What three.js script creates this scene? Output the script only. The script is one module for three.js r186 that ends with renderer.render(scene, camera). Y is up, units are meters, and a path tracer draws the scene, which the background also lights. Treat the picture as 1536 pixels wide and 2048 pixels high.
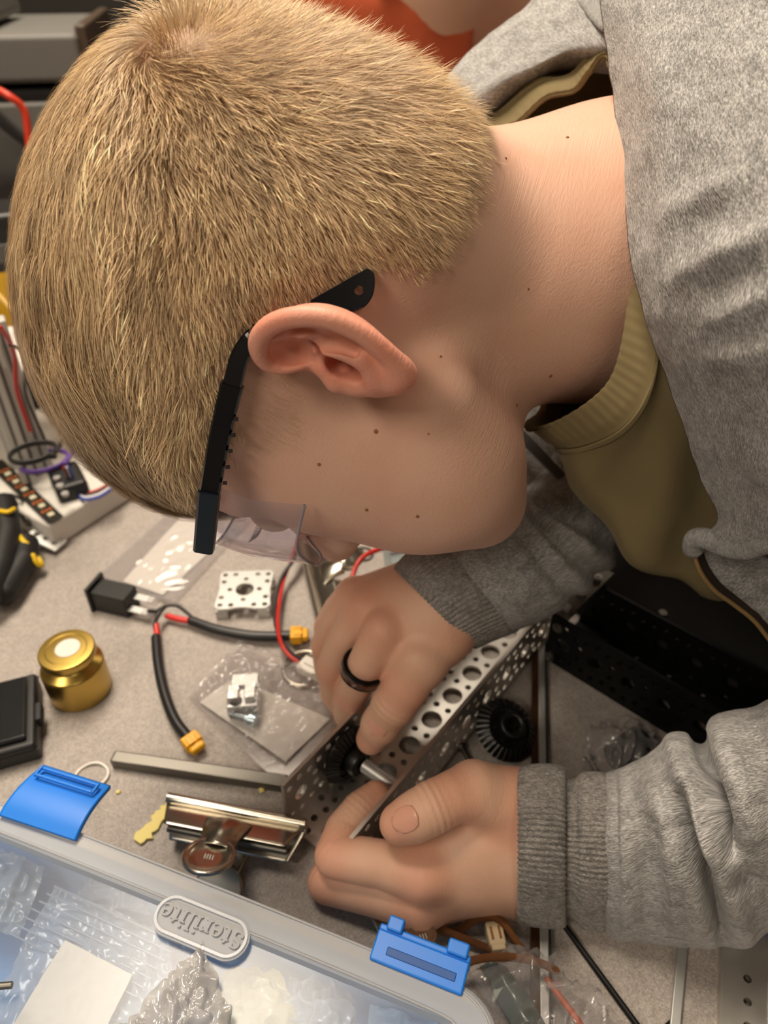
import * as THREE from 'three';
import { mergeGeometries, mergeVertices } from 'three/addons/utils/BufferGeometryUtils.js';
import { RoundedBoxGeometry } from 'three/addons/geometries/RoundedBoxGeometry.js';
import { RectAreaLightUniformsLib } from 'three/addons/lights/RectAreaLightUniformsLib.js';
import { FontLoader } from 'three/addons/loaders/FontLoader.js';
import { TextGeometry } from 'three/addons/geometries/TextGeometry.js';

// ---------------------------------------------------------------- camera, exposure
const scene = new THREE.Scene();
scene.background = new THREE.Color(0x000000);
const FPX = 1479, PITCH = 37.7 * Math.PI / 180, TABLE = 0.75, CAMH = 0.40;   // table height, lens height above it (m)
const camera = new THREE.PerspectiveCamera(2 * Math.atan(1024 / FPX) * 180 / Math.PI, 0.75, 0.02, 40);
camera.position.set(0, TABLE + CAMH, 0);
camera.rotation.set(-PITCH, 0, 0);
camera.focus = 0.29;
camera.userData.fStop = 9;
camera.updateMatrixWorld(true);
const renderer = new THREE.WebGLRenderer({ antialias: true });
renderer.toneMapping = THREE.LinearToneMapping;
renderer.toneMappingExposure = 1.06;
renderer.shadowMap.enabled = true;
RectAreaLightUniformsLib.init();

// ceiling light panels: [x, z, width along x, length along z, brightness]
const CEIL = 2.62;
const PANELS = [[-0.42, -0.90, 0.6, 1.2, 25], [1.60, -0.90, 0.6, 1.2, 3.5], [-1.20, 1.10, 0.6, 1.2, 13], [0.70, 1.75, 0.6, 1.2, 1.5], [-0.42, -3.2, 0.6, 1.2, 5], [1.60, -3.2, 0.6, 1.2, 3]];
const PANEL_COLOR = new THREE.Color().setRGB(1.0, 0.86, 0.69);

// ---------------------------------------------------------------- helpers
const V = (x, y, z) => new THREE.Vector3(x, y, z);
let seed = 12345;
const rnd = () => { seed = (seed * 1664525 + 1013904223) >>> 0; return seed / 4294967296; };
const rr = (a, b) => a + (b - a) * rnd();
const clamp = (x, a = 0, b = 1) => Math.max(a, Math.min(b, x));
const sstep = (a, b, x) => { const t = clamp((x - a) / (b - a)); return t * t * (3 - 2 * t); };
const lerp = (a, b, t) => a + (b - a) * t;
const cp = Math.cos(PITCH), sp = Math.sin(PITCH);
// direction of a photo pixel (1536 x 2048 frame), scaled to one metre of depth along the lens axis
const ray = (px, py) => { const x = (px - 768) / FPX, y = -(py - 1024) / FPX; return V(x, y * cp - sp, -y * sp - cp); };
const D = (px, py, depth) => ray(px, py).multiplyScalar(depth).add(camera.position);
const T = (px, py, h = 0) => { const r = ray(px, py); return r.multiplyScalar((h - CAMH) / r.y).add(camera.position); };
const proj = (p) => { const x = p.x - camera.position.x, y = p.y - camera.position.y, z = p.z - camera.position.z, cy = y * cp - z * sp, cz = y * sp + z * cp; return [768 + FPX * x / -cz, 1024 - FPX * cy / -cz, -cz]; };
const onPlane = (px, py, o, n) => { const r = ray(px, py), t = o.clone().sub(camera.position).dot(n) / r.dot(n); return r.multiplyScalar(t).add(camera.position); };

const taken = {};
function numbered(name) { const k = taken[name] = (taken[name] ?? -1) + 1; return k ? name + '_' + String(k).padStart(3, '0') : name; }
function tag(o, label, category, group, kind) {
  if (label) o.userData.label = label; if (category) o.userData.category = category;
  if (group) o.userData.group = group; if (kind) o.userData.kind = kind; return o;
}
function shade(o) { o.castShadow = true; o.receiveShadow = true; return o; }
function part(name, geo, mat, parent) {
  if (Array.isArray(geo)) geo = merge(geo);
  const m = shade(new THREE.Mesh(geo, mat)); m.name = name; parent.add(m); return m;
}
function single(name, geo, mat, label, category, group) {
  const m = part(numbered(name), geo, mat, scene); return tag(m, label, category, group);
}
function thing(name, label, category, pos, rotY = 0, group) {
  const g = new THREE.Group(); g.name = numbered(name); scene.add(g);
  if (pos) g.position.copy(pos); g.rotation.y = rotY; return tag(g, label, category, group);
}
function struct(name, geo, mat) { const m = part(name, geo, mat, scene); m.userData.kind = 'structure'; return m; }
function merge(list) {
  const out = list.map((g) => {
    let q = g.index ? g.toNonIndexed() : g.clone();
    const keep = ['position', 'normal', 'uv'];
    for (const k of Object.keys(q.attributes)) if (!keep.includes(k)) q.deleteAttribute(k);
    if (!q.attributes.uv) q.setAttribute('uv', new THREE.BufferAttribute(new Float32Array(q.attributes.position.count * 2), 2));
    return q;
  });
  return out.length === 1 ? out[0] : mergeGeometries(out);
}
const mv = (g, x, y, z, rx = 0, ry = 0, rz = 0) => { if (rx) g.rotateX(rx); if (ry) g.rotateY(ry); if (rz) g.rotateZ(rz); return g.translate(x, y, z); };
const box = (w, h, d, x = 0, y = 0, z = 0, r = 0) => (r ? new RoundedBoxGeometry(w, h, d, 2, Math.min(r, w / 2.01, h / 2.01, d / 2.01)) : new THREE.BoxGeometry(w, h, d)).translate(x, y, z);
const cyl = (r, h, x = 0, y = 0, z = 0, n = 24, r2 = r) => new THREE.CylinderGeometry(r2, r, h, n).translate(x, y, z);
const lathe = (pts, n = 48) => new THREE.LatheGeometry(pts.map(([a, b]) => new THREE.Vector2(a, b)), n);
function basis(geo, o, x, y, z) { return geo.applyMatrix4(new THREE.Matrix4().makeBasis(x, y, z).setPosition(o)); }
// frame with x along a->b, y as close to up as can be
function frame(a, b, up = V(0, 1, 0)) {
  const x = b.clone().sub(a).normalize(), z = x.clone().cross(up).normalize(), y = z.clone().cross(x);
  return { o: a.clone(), x, y, z, len: a.distanceTo(b), put: (g) => basis(g, a, x, y, z), m: new THREE.Matrix4().makeBasis(x, y, z).setPosition(a) };
}
function tube(pts, r, seg = 40, sides = 10, caps = true) {
  const c = new THREE.CatmullRomCurve3(pts, false, 'centripetal');
  const g = new THREE.TubeGeometry(c, seg, r, sides, false);
  if (!caps) return g;
  return merge([g, new THREE.SphereGeometry(r, sides, 6).translate(...pts[0].toArray()), new THREE.SphereGeometry(r, sides, 6).translate(...pts[pts.length - 1].toArray())]);
}
function rod(a, b, r, sides = 10) { const d = b.clone().sub(a), g = new THREE.CylinderGeometry(r, r, d.length(), sides); g.applyQuaternion(new THREE.Quaternion().setFromUnitVectors(V(0, 1, 0), d.normalize())); return g.translate((a.x + b.x) / 2, (a.y + b.y) / 2, (a.z + b.z) / 2); }
// Catmull-Rom through scalars / vectors
const cr = (a, b, c, d, t) => 0.5 * (2 * b + (c - a) * t + (2 * a - 5 * b + 4 * c - d) * t * t + (3 * b - a - 3 * c + d) * t * t * t);
function crRow(P, t, closed) {
  const n = P.length, f = closed ? t * n : t * (n - 1), i = closed ? Math.floor(f) % n : Math.min(n - 2, Math.floor(f)), k = f - Math.floor(closed ? f : i);
  const g = (j) => P[closed ? (j + n) % n : clamp(j, 0, n - 1)], a = g(i - 1), b = g(i), c = g(i + 1), d = g(i + 2), kk = closed ? k : f - i;
  return V(cr(a.x, b.x, c.x, d.x, kk), cr(a.y, b.y, c.y, d.y, kk), cr(a.z, b.z, c.z, d.z, kk));
}
// A cloth or film sheet through a net of control points rows[j][i]; solid when thick > 0.
function sheet(rows, nu, nv, { closed = false, thick = 0, disp = null, flip = false } = {}) {
  const P = [], lenU = [], nU = closed ? nu : nu + 1;
  for (let j = 0; j <= nv; j++) {
    const v = j / nv, line = [];
    const cols = rows[0].length;
    const ctrl = [];
    for (let i = 0; i < cols; i++) ctrl.push(crRow(rows.map((r) => r[i]), v, false));
    for (let i = 0; i < nU; i++) line.push(crRow(ctrl, i / nu, closed));
    P.push(line);
  }
  const at = (i, j) => P[clamp(j, 0, nv)][closed ? (i + nu) % nu : clamp(i, 0, nu)];
  const N = P.map((l, j) => l.map((p, i) => {
    const n = at(i + 1, j).clone().sub(at(i - 1, j)).cross(at(i, j + 1).clone().sub(at(i, j - 1))).normalize();
    return flip ? n.negate() : n;
  }));
  // uv in metres
  let U = 0, W = 0; const mid = P[Math.floor(nv / 2)];
  const us = [0], vs = [0];
  for (let i = 1; i <= nu; i++) us.push(U += mid[i % nU].distanceTo(mid[(i - 1) % nU]));
  const mi = Math.floor(nU / 2);
  for (let j = 1; j <= nv; j++) vs.push(W += P[j][mi].distanceTo(P[j - 1][mi]));
  if (disp) for (let j = 0; j <= nv; j++) for (let i = 0; i < nU; i++) P[j][i].addScaledVector(N[j][i], disp(i / nu, j / nv, P[j][i]));
  const pos = [], uv = [], idx = [], W1 = nu + 1;
  const layer = (off) => { for (let j = 0; j <= nv; j++) for (let i = 0; i <= nu; i++) { const q = P[j][i % nU], n = N[j][i % nU]; pos.push(q.x + n.x * off, q.y + n.y * off, q.z + n.z * off); uv.push(us[i], vs[j]); } };
  layer(0);
  const quad = (a, b, c, d) => { idx.push(a, b, c, a, c, d); };
  const S = (nu + 1) * (nv + 1);
  for (let j = 0; j < nv; j++) for (let i = 0; i < nu; i++) { const a = j * W1 + i; flip ? quad(a, a + W1, a + W1 + 1, a + 1) : quad(a, a + 1, a + W1 + 1, a + W1); }
  if (thick) {
    layer(-thick);
    for (let j = 0; j < nv; j++) for (let i = 0; i < nu; i++) { const a = S + j * W1 + i; flip ? quad(a, a + 1, a + W1 + 1, a + W1) : quad(a, a + W1, a + W1 + 1, a + 1); }
    const rim = (a, b) => (flip ? quad(a, b, b + S, a + S) : quad(b, a, a + S, b + S));
    for (let i = 0; i < nu; i++) { rim(i, i + 1); rim(nv * W1 + i + 1, nv * W1 + i); }
    if (!closed) for (let j = 0; j < nv; j++) { rim((j + 1) * W1, j * W1); rim(j * W1 + nu, (j + 1) * W1 + nu); }
  }
  const g = new THREE.BufferGeometry();
  g.setAttribute('position', new THREE.Float32BufferAttribute(pos, 3));
  g.setAttribute('uv', new THREE.Float32BufferAttribute(uv, 2));
  g.setIndex(idx); g.computeVertexNormals();
  if (closed) { // weld the normals of the seam
    const nn = g.attributes.normal;
    for (let l = 0; l < (thick ? 2 : 1); l++) for (let j = 0; j <= nv; j++) {
      const a = l * S + j * W1, b = a + nu, n = V(nn.getX(a) + nn.getX(b), nn.getY(a) + nn.getY(b), nn.getZ(a) + nn.getZ(b)).normalize();
      nn.setXYZ(a, n.x, n.y, n.z); nn.setXYZ(b, n.x, n.y, n.z);
    }
  }
  return g;
}
// value noise
function h3(x, y, z) { let n = Math.imul(x, 374761393) + Math.imul(y, 668265263) + Math.imul(z, 2147483647 & 1274126177); n = Math.imul(n ^ (n >>> 13), 1274126177); n ^= n >>> 16; return (n >>> 0) / 4294967296; }
function noise(x, y, z) {
  const xi = Math.floor(x), yi = Math.floor(y), zi = Math.floor(z), s = (t) => t * t * (3 - 2 * t), fx = s(x - xi), fy = s(y - yi), fz = s(z - zi);
  const L = (a, b, t) => a + (b - a) * t;
  return L(L(L(h3(xi, yi, zi), h3(xi + 1, yi, zi), fx), L(h3(xi, yi + 1, zi), h3(xi + 1, yi + 1, zi), fx), fy),
    L(L(h3(xi, yi, zi + 1), h3(xi + 1, yi, zi + 1), fx), L(h3(xi, yi + 1, zi + 1), h3(xi + 1, yi + 1, zi + 1), fx), fy), fz) * 2 - 1;
}
const fbm = (x, y, z, o = 3) => { let a = 0, w = 0.5; for (let i = 0; i < o; i++) { a += w * noise(x, y, z); x *= 2.03; y *= 2.03; z *= 2.03; w *= 0.5; } return a; };

// textures (value functions of u, v in 0..1, tiling left to the caller)
function texGray(n, fn, repeat, m = n) { return texRGB(n, (x, y) => { const a = fn(x, y); return [a, a, a]; }, repeat, false, m); }
function texRGB(n, fn, repeat, srgb = true, m = n) {
  const d = new Uint8Array(n * m * 4);
  for (let y = 0; y < m; y++) for (let x = 0; x < n; x++) { const c = fn(x / n, y / m, x, y), k = (y * n + x) * 4; d[k] = clamp(c[0]) * 255; d[k + 1] = clamp(c[1]) * 255; d[k + 2] = clamp(c[2]) * 255; d[k + 3] = 255; }
  const t = new THREE.DataTexture(d, n, m, THREE.RGBAFormat); t.wrapS = t.wrapT = THREE.RepeatWrapping; t.magFilter = THREE.LinearFilter; t.minFilter = THREE.LinearMipmapLinearFilter; t.generateMipmaps = true;
  if (srgb) t.colorSpace = THREE.SRGBColorSpace; if (repeat) t.repeat.set(...repeat); t.needsUpdate = true; return t;
}
// tiling noise: periodic value noise
const pn = (x, y, p, q, s) => { const xi = Math.floor(x), yi = Math.floor(y), f = (t) => t * t * (3 - 2 * t), a = f(x - xi), b = f(y - yi), w = (i, j) => h3(((i % p) + p) % p, ((j % q) + q) % q, s); return lerp(lerp(w(xi, yi), w(xi + 1, yi), a), lerp(w(xi, yi + 1), w(xi + 1, yi + 1), a), b); };

// ---------------------------------------------------------------- signed distance modelling
const smin = (a, b, k) => { const h = clamp(0.5 + 0.5 * (b - a) / k); return b + (a - b) * h - k * h * (1 - h); };
const smax = (a, b, k) => -smin(-a, -b, k);
function cone(p, a, b, ra, rb) { // tapered capsule
  const bx = b.x - a.x, by = b.y - a.y, bz = b.z - a.z, px = p.x - a.x, py = p.y - a.y, pz = p.z - a.z;
  const t = clamp((px * bx + py * by + pz * bz) / (bx * bx + by * by + bz * bz + 1e-12));
  const x = px - bx * t, y = py - by * t, z = pz - bz * t;
  return Math.sqrt(x * x + y * y + z * z) - (ra + (rb - ra) * t);
}
function ell(x, y, z, cx, cy, cz, rx, ry, rz) {
  const ax = (x - cx) / rx, ay = (y - cy) / ry, az = (z - cz) / rz, k0 = Math.sqrt(ax * ax + ay * ay + az * az), bx = ax / rx, by = ay / ry, bz = az / rz, k1 = Math.sqrt(bx * bx + by * by + bz * bz);
  return k1 < 1e-9 ? -Math.min(rx, ry, rz) : k0 * (k0 - 1) / k1;
}
// meshes the zero surface of f over a grid (surface nets); color(p, n) gives [r, g, b] linear
function nets(f, lo, hi, cell, color, uvScale = 0) {
  const nx = Math.ceil((hi.x - lo.x) / cell) + 1, ny = Math.ceil((hi.y - lo.y) / cell) + 1, nz = Math.ceil((hi.z - lo.z) / cell) + 1;
  const F = new Float32Array(nx * ny * nz), p = V(0, 0, 0);
  for (let k = 0, q = 0; k < nz; k++) for (let j = 0; j < ny; j++) for (let i = 0; i < nx; i++, q++) { p.set(lo.x + i * cell, lo.y + j * cell, lo.z + k * cell); F[q] = f(p); }
  const id = new Int32Array(nx * ny * nz).fill(-1), pos = [], idx = [], sx = 1, sy = nx, sz = nx * ny;
  const C = [0, 1, sy, sy + 1, sz, sz + 1, sz + sy, sz + sy + 1];
  const E = [[0, 1], [2, 3], [4, 5], [6, 7], [0, 2], [1, 3], [4, 6], [5, 7], [0, 4], [1, 5], [2, 6], [3, 7]];
  for (let k = 0; k < nz - 1; k++) for (let j = 0; j < ny - 1; j++) for (let i = 0; i < nx - 1; i++) {
    const q = i + j * sy + k * sz; let m = 0;
    for (let c = 0; c < 8; c++) if (F[q + C[c]] < 0) m |= 1 << c;
    if (m === 0 || m === 255) continue;
    let x = 0, y = 0, z = 0, n = 0;
    for (const [a, b] of E) {
      if (((m >> a) & 1) === ((m >> b) & 1)) continue;
      const fa = F[q + C[a]], fb = F[q + C[b]], t = fa / (fa - fb);
      const ax = a & 1, ay = (a >> 1) & 1, az = a >> 2, bx = b & 1, by = (b >> 1) & 1, bz = b >> 2;
      x += ax + (bx - ax) * t; y += ay + (by - ay) * t; z += az + (bz - az) * t; n++;
    }
    id[q] = pos.length / 3; pos.push(lo.x + (i + x / n) * cell, lo.y + (j + y / n) * cell, lo.z + (k + z / n) * cell);
  }
  const quad = (a, b, c, d, fl) => { if (a < 0 || b < 0 || c < 0 || d < 0) return; fl ? idx.push(a, b, c, a, c, d) : idx.push(a, c, b, a, d, c); };
  for (let k = 1; k < nz - 1; k++) for (let j = 1; j < ny - 1; j++) for (let i = 1; i < nx - 1; i++) {
    const q = i + j * sy + k * sz, s = F[q] < 0;
    if (s !== F[q + sx] < 0) quad(id[q - sy - sz], id[q - sz], id[q], id[q - sy], s);
    if (s !== F[q + sy] < 0) quad(id[q - sx - sz], id[q - sx], id[q], id[q - sz], s);
    if (s !== F[q + sz] < 0) quad(id[q - sx - sy], id[q - sy], id[q], id[q - sx], s);
  }
  const N = pos.length / 3, nor = new Float32Array(N * 3), col = color ? new Float32Array(N * 3) : null, uv = new Float32Array(N * 2), e = cell * 0.5;
  for (let v = 0; v < N; v++) {
    const x = pos[v * 3], y = pos[v * 3 + 1], z = pos[v * 3 + 2];
    const g = V(f(p.set(x + e, y, z)) - f(p.set(x - e, y, z)), f(p.set(x, y + e, z)) - f(p.set(x, y - e, z)), f(p.set(x, y, z + e)) - f(p.set(x, y, z - e))).normalize();
    nor.set([g.x, g.y, g.z], v * 3);
    if (col) col.set(color(p.set(x, y, z), g), v * 3);
    uv[v * 2] = (x + 0.31 * z) * (uvScale || 1); uv[v * 2 + 1] = (y + 0.47 * z) * (uvScale || 1);
  }
  const g = new THREE.BufferGeometry();
  g.setAttribute('position', new THREE.Float32BufferAttribute(pos, 3)); g.setAttribute('normal', new THREE.BufferAttribute(nor, 3)); g.setAttribute('uv', new THREE.BufferAttribute(uv, 2));
  if (col) g.setAttribute('color', new THREE.BufferAttribute(col, 3));
  g.setIndex(idx); return g;
}
const std = (o) => new THREE.MeshStandardMaterial(o);
const phy = (o) => new THREE.MeshPhysicalMaterial(o);
// ---------------------------------------------------------------- the room
const speck = texRGB(512, (u, v, x, y) => {
  const a = h3(x, y, 3), b = pn(u * 128, v * 128, 128, 128, 5), c = pn(u * 40, v * 40, 40, 40, 9), d = pn(u * 9, v * 9, 9, 9, 11);
  const k = 0.60 + (a - 0.5) * 0.10 + (b - 0.5) * 0.14 + (c - 0.5) * 0.05 + (d - 0.5) * 0.025;
  return [k * 1.0, k * 0.945, k * 0.905];
});
const speckBump = texGray(512, (u, v, x, y) => 0.5 + (pn(u * 150, v * 150, 150, 150, 21) - 0.5) * 0.7 + (pn(u * 60, v * 60, 60, 60, 22) - 0.5) * 0.3);
const tile = (t, r) => { const q = t.clone(); q.repeat.set(r, r); q.needsUpdate = true; return q; };
const wallMat = std({ color: 0x726b60, roughness: 0.9 });
const floorMat = std({ color: 0x6f6a63, roughness: 0.8, map: tile(speck, 3) });
const RX0 = -2.6, RX1 = 2.9, RZ0 = -4.2, RZ1 = 2.6, RH = CEIL + 0.02;
struct('floor', box(RX1 - RX0 + 0.4, 0.1, RZ1 - RZ0 + 0.4, (RX0 + RX1) / 2, -0.05, (RZ0 + RZ1) / 2), floorMat);
struct('ceiling', box(RX1 - RX0 + 0.4, 0.12, RZ1 - RZ0 + 0.4, (RX0 + RX1) / 2, RH + 0.06, (RZ0 + RZ1) / 2), std({ color: 0xe4e0d8, roughness: 0.95 }));
struct('wall_left', box(0.12, RH, RZ1 - RZ0 + 0.24, RX0 - 0.06, RH / 2, (RZ0 + RZ1) / 2), wallMat);
struct('wall_right', box(0.12, RH, RZ1 - RZ0 + 0.24, RX1 + 0.06, RH / 2, (RZ0 + RZ1) / 2), wallMat);
struct('wall_back', box(RX1 - RX0, RH, 0.12, (RX0 + RX1) / 2, RH / 2, RZ0 - 0.06), wallMat);
struct('wall_front', box(RX1 - RX0, RH, 0.12, (RX0 + RX1) / 2, RH / 2, RZ1 + 0.06), wallMat);
const panelGlow = std({ color: 0xffffff, emissive: new THREE.Color().setRGB(1, 0.86, 0.66), emissiveIntensity: 3, roughness: 0.6 });
const panelFrame = std({ color: 0xe8e8e4, roughness: 0.5 });
for (const [x, z, w, l, k] of PANELS) {
  const t = thing('ceiling_light', 'white framed rectangular ceiling light panel with warm diffuser', 'light', V(x, CEIL, z), 0, 'ceiling light panels');
  part('diffuser', box(w - 0.04, 0.008, l - 0.04, 0, 0.006, 0), panelGlow, t);
  part('frame', [box(w, 0.025, 0.02, 0, 0.006, l / 2 - 0.01), box(w, 0.025, 0.02, 0, 0.006, -l / 2 + 0.01), box(0.02, 0.025, l - 0.04, w / 2 - 0.01, 0.006, 0), box(0.02, 0.025, l - 0.04, -w / 2 + 0.01, 0.006, 0)], panelFrame, t);
  const a = new THREE.RectAreaLight(PANEL_COLOR, k, w - 0.05, l - 0.05);
  a.position.set(x, CEIL - 0.012, z); a.rotation.x = -Math.PI / 2; scene.add(a);
}
const steel0 = std({ color: 0x8a8884, metalness: 1, roughness: 0.35 });
// ---------------------------------------------------------------- the table
const TX0 = -1.0, TX1 = 0.5, TZ0 = -0.84, TZ1 = 0.2;
const tableMat = std({ color: 0xffffff, map: tile(speck, 12), roughness: 0.62, bumpMap: tile(speckBump, 12), bumpScale: 0.00022 });
const tableTop = new THREE.BoxGeometry(TX1 - TX0, 0.03, TZ1 - TZ0);
{ const uv = tableTop.attributes.uv, ps = tableTop.attributes.position; for (let i = 0; i < uv.count; i++) uv.setXY(i, ps.getX(i), ps.getZ(i)); }
const table = thing('work_table', 'large work table with speckled grey laminate top strewn with robot parts', 'table', V((TX0 + TX1) / 2, 0, (TZ0 + TZ1) / 2));
part('table_top', tableTop.translate(0, TABLE - 0.015, 0), tableMat, table);
part('edge_band', [box(TX1 - TX0 + 0.006, 0.028, 0.003, 0, TABLE - 0.0155, (TZ1 - TZ0) / 2 + 0.0015), box(TX1 - TX0 + 0.006, 0.028, 0.003, 0, TABLE - 0.0155, -(TZ1 - TZ0) / 2 - 0.0015), box(0.003, 0.028, TZ1 - TZ0, (TX1 - TX0) / 2 + 0.0015, TABLE - 0.0155, 0), box(0.003, 0.028, TZ1 - TZ0, -(TX1 - TX0) / 2 - 0.0015, TABLE - 0.0155, 0)], std({ color: 0x3a3836, roughness: 0.5 }), table);
for (const sx of [-1, 1]) for (const sz of [-1, 1]) part('leg', box(0.05, TABLE - 0.03, 0.05, sx * ((TX1 - TX0) / 2 - 0.08), (TABLE - 0.03) / 2, sz * ((TZ1 - TZ0) / 2 - 0.08), 0.006), std({ color: 0x2c2c2e, roughness: 0.5, metalness: 0.3 }), table);

{ // side table and dark cabinet at the back
  const t = thing('side_table', 'low grey side table carrying organiser and tool bag', 'table', V(-0.66, 0, -1.19));
  part('table_top', box(0.76, 0.03, 0.66, 0, TABLE - 0.015, 0, 0.003), std({ color: 0x8c857d, roughness: 0.6 }), t);
  for (const sx of [-1, 1]) for (const sz of [-1, 1]) part('leg', box(0.045, TABLE - 0.03, 0.045, sx * 0.33, (TABLE - 0.03) / 2, sz * 0.28, 0.005), std({ color: 0x2c2c2e, roughness: 0.5 }), t);
  const c = thing('tall_cabinet', 'tall dark storage cabinet against the wall behind the side table', 'cabinet', V(-0.75, 0, -2.0));
  const dm = std({ color: 0x15130f, roughness: 0.8 });
  part('cabinet_body', box(1.9, 1.9, 0.45, 0, 0.95, -0.03, 0.01), dm, c);
  for (let k = 0; k < 4; k++) { const d = part('door', box(0.455, 1.82, 0.02, -0.705 + k * 0.47, 0.95, 0.208, 0.004), std({ color: 0x1b1813, roughness: 0.7 }), c); part('handle', box(0.012, 0.14, 0.02, -0.705 + k * 0.47 + (k % 2 ? -0.19 : 0.19), 0.95, 0.228, 0.004), steel0, d); }
}
// ---------------------------------------------------------------- the bending person: head, neck, ear
const HU = V(-0.9669, 0.2422, -0.0796), HF = V(-0.2540, -0.9421, 0.2189), HL = V(-0.0220, 0.2319, 0.9725);   // head axes: crown, face, left ear
const HO = V(-0.0148, -0.1370, -0.3130).add(camera.position);
const toHead = (p) => { const x = p.x - HO.x, y = p.y - HO.y, z = p.z - HO.z; return [x * HU.x + y * HU.y + z * HU.z, x * HF.x + y * HF.y + z * HF.z, x * HL.x + y * HL.y + z * HL.z]; };
const fromHead = (u, f, l) => V(HO.x + u * HU.x + f * HF.x + l * HL.x, HO.y + u * HU.y + f * HF.y + l * HL.y, HO.z + u * HU.z + f * HF.z + l * HL.z);
const dirHead = (u, f, l) => V(u * HU.x + f * HF.x + l * HL.x, u * HU.y + f * HF.y + l * HL.y, u * HU.z + f * HF.z + l * HL.z);
const LP = (u, f, l) => ({ x: u, y: f, z: l });
function cranium(u, f, l) {
  let d = ell(u, f, l, 0.052, -0.010, 0, 0.086, 0.097, 0.075);
  d = smin(d, ell(u, f, l, 0.045, 0.040, 0, 0.062, 0.050, 0.060), 0.03);
  d = smin(d, ell(u, f, l, 0.000, -0.045, 0, 0.055, 0.055, 0.058), 0.03);
  return d;
}
function face(u, f, l) {
  const a = Math.abs(l), q = LP(u, f, a);
  let d = cranium(u, f, l);
  d = smin(d, ell(u, f, l, -0.022, 0.040, 0, 0.070, 0.052, 0.055), 0.02);
  d = smin(d, ell(u, f, a, -0.004, 0.056, 0.040, 0.028, 0.026, 0.022), 0.018);
  d = smin(d, ell(u, f, a, -0.046, 0.047, 0.032, 0.040, 0.037, 0.029), 0.018);
  d = smin(d, cone(q, LP(-0.040, 0.010, 0.045), LP(-0.079, 0.061, 0.016), 0.015, 0.016), 0.022);
  d = smin(d, ell(u, f, l, -0.082, 0.065, 0, 0.017, 0.017, 0.022), 0.016);
  d = smin(d, cone(q, LP(0.032, 0.086, 0), LP(0.028, 0.074, 0.042), 0.009, 0.008), 0.012);
  d = smax(d, -ell(u, f, a, 0.014, 0.098, 0.031, 0.014, 0.016, 0.017), 0.012);
  d = smin(d, ell(u, f, a, 0.014, 0.080, 0.031, 0.0125, 0.0125, 0.0125), 0.002);
  d = smin(d, cone(q, LP(0.020, 0.088, 0), LP(-0.018, 0.105, 0), 0.008, 0.0115), 0.010);
  d = smin(d, ell(u, f, a, -0.022, 0.095, 0.011, 0.008, 0.010, 0.0075), 0.006);
  d = smin(d, cone(q, LP(-0.040, 0.092, 0), LP(-0.046, 0.083, 0.020), 0.006, 0.004), 0.007);
  d = smin(d, cone(q, LP(-0.053, 0.091, 0), LP(-0.050, 0.083, 0.018), 0.006, 0.004), 0.007);
  d = smax(d, -cone(q, LP(-0.0465, 0.0985, 0), LP(-0.048, 0.089, 0.021), 0.0012, 0.001), 0.004);
  return d;
}
const NK = [[D(860, 485, 0.350), D(1330, 460, 0.385), 0.046, 0.058], [D(900, 600, 0.345), D(1330, 590, 0.380), 0.047, 0.056], [D(1220, 485, 0.388), D(1480, 440, 0.40), 0.060, 0.070]];
function headNeck(p) {
  const [u, f, l] = toHead(p);
  let n = smin(cone(p, ...NK[0]), cone(p, ...NK[1]), 0.03);
  n = smin(n, cone(p, ...NK[2]), 0.03);
  return smin(face(u, f, l), n, 0.022);
}
// where the sight line of a pixel meets the head (local u, f, l)
function hitHead(px, py, fn = headNeck) {
  const r = ray(px, py).normalize(), p = camera.position.clone().addScaledVector(r, 0.15); let best = 1, bp = p.clone();
  for (let i = 0; i < 200; i++) { const d = fn(p); if (d < best) { best = d; bp.copy(p); } if (d < 0.0002) return p; p.addScaledVector(r, Math.max(0.0003, d * 0.7)); if (p.distanceTo(camera.position) > 0.7) break; }
  return bp;
}
const HAIRLINE = [[985, 250], [975, 330], [960, 400], [930, 470], [890, 530], [830, 548], [760, 535], [690, 560], [620, 592], [560, 612], [515, 650], [478, 700], [452, 770], [470, 850], [455, 910], [425, 900], [405, 940], [395, 1000], [390, 1045]].map(([x, y]) => toHead(hitHead(x, y)));
const HP = [...HAIRLINE.map((q) => [q[0], q[1]]), [0.06, 0.16], [0.3, 0.16], [0.3, -0.3], [-0.06, -0.3]];
function inPoly(P, x, y) { let c = false; for (let i = 0, j = P.length - 1; i < P.length; j = i++) if ((P[i][1] > y) !== (P[j][1] > y) && x < (P[j][0] - P[i][0]) * (y - P[i][1]) / (P[j][1] - P[i][1]) + P[i][0]) c = !c; return c; }
function polyDist(P, x, y, n) { let b = 1; for (let i = 0; i < n - 1; i++) { const ax = P[i][0], ay = P[i][1], bx = P[i + 1][0] - ax, by = P[i + 1][1] - ay, t = clamp(((x - ax) * bx + (y - ay) * by) / (bx * bx + by * by)); b = Math.min(b, Math.hypot(x - ax - bx * t, y - ay - by * t)); } return b; }
const hairMask = (u, f) => { const i = inPoly(HP, u, f), d = polyDist(HP, u, f, HAIRLINE.length); return i ? d : -d; };   // > 0 inside, metres from the hairline

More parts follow.
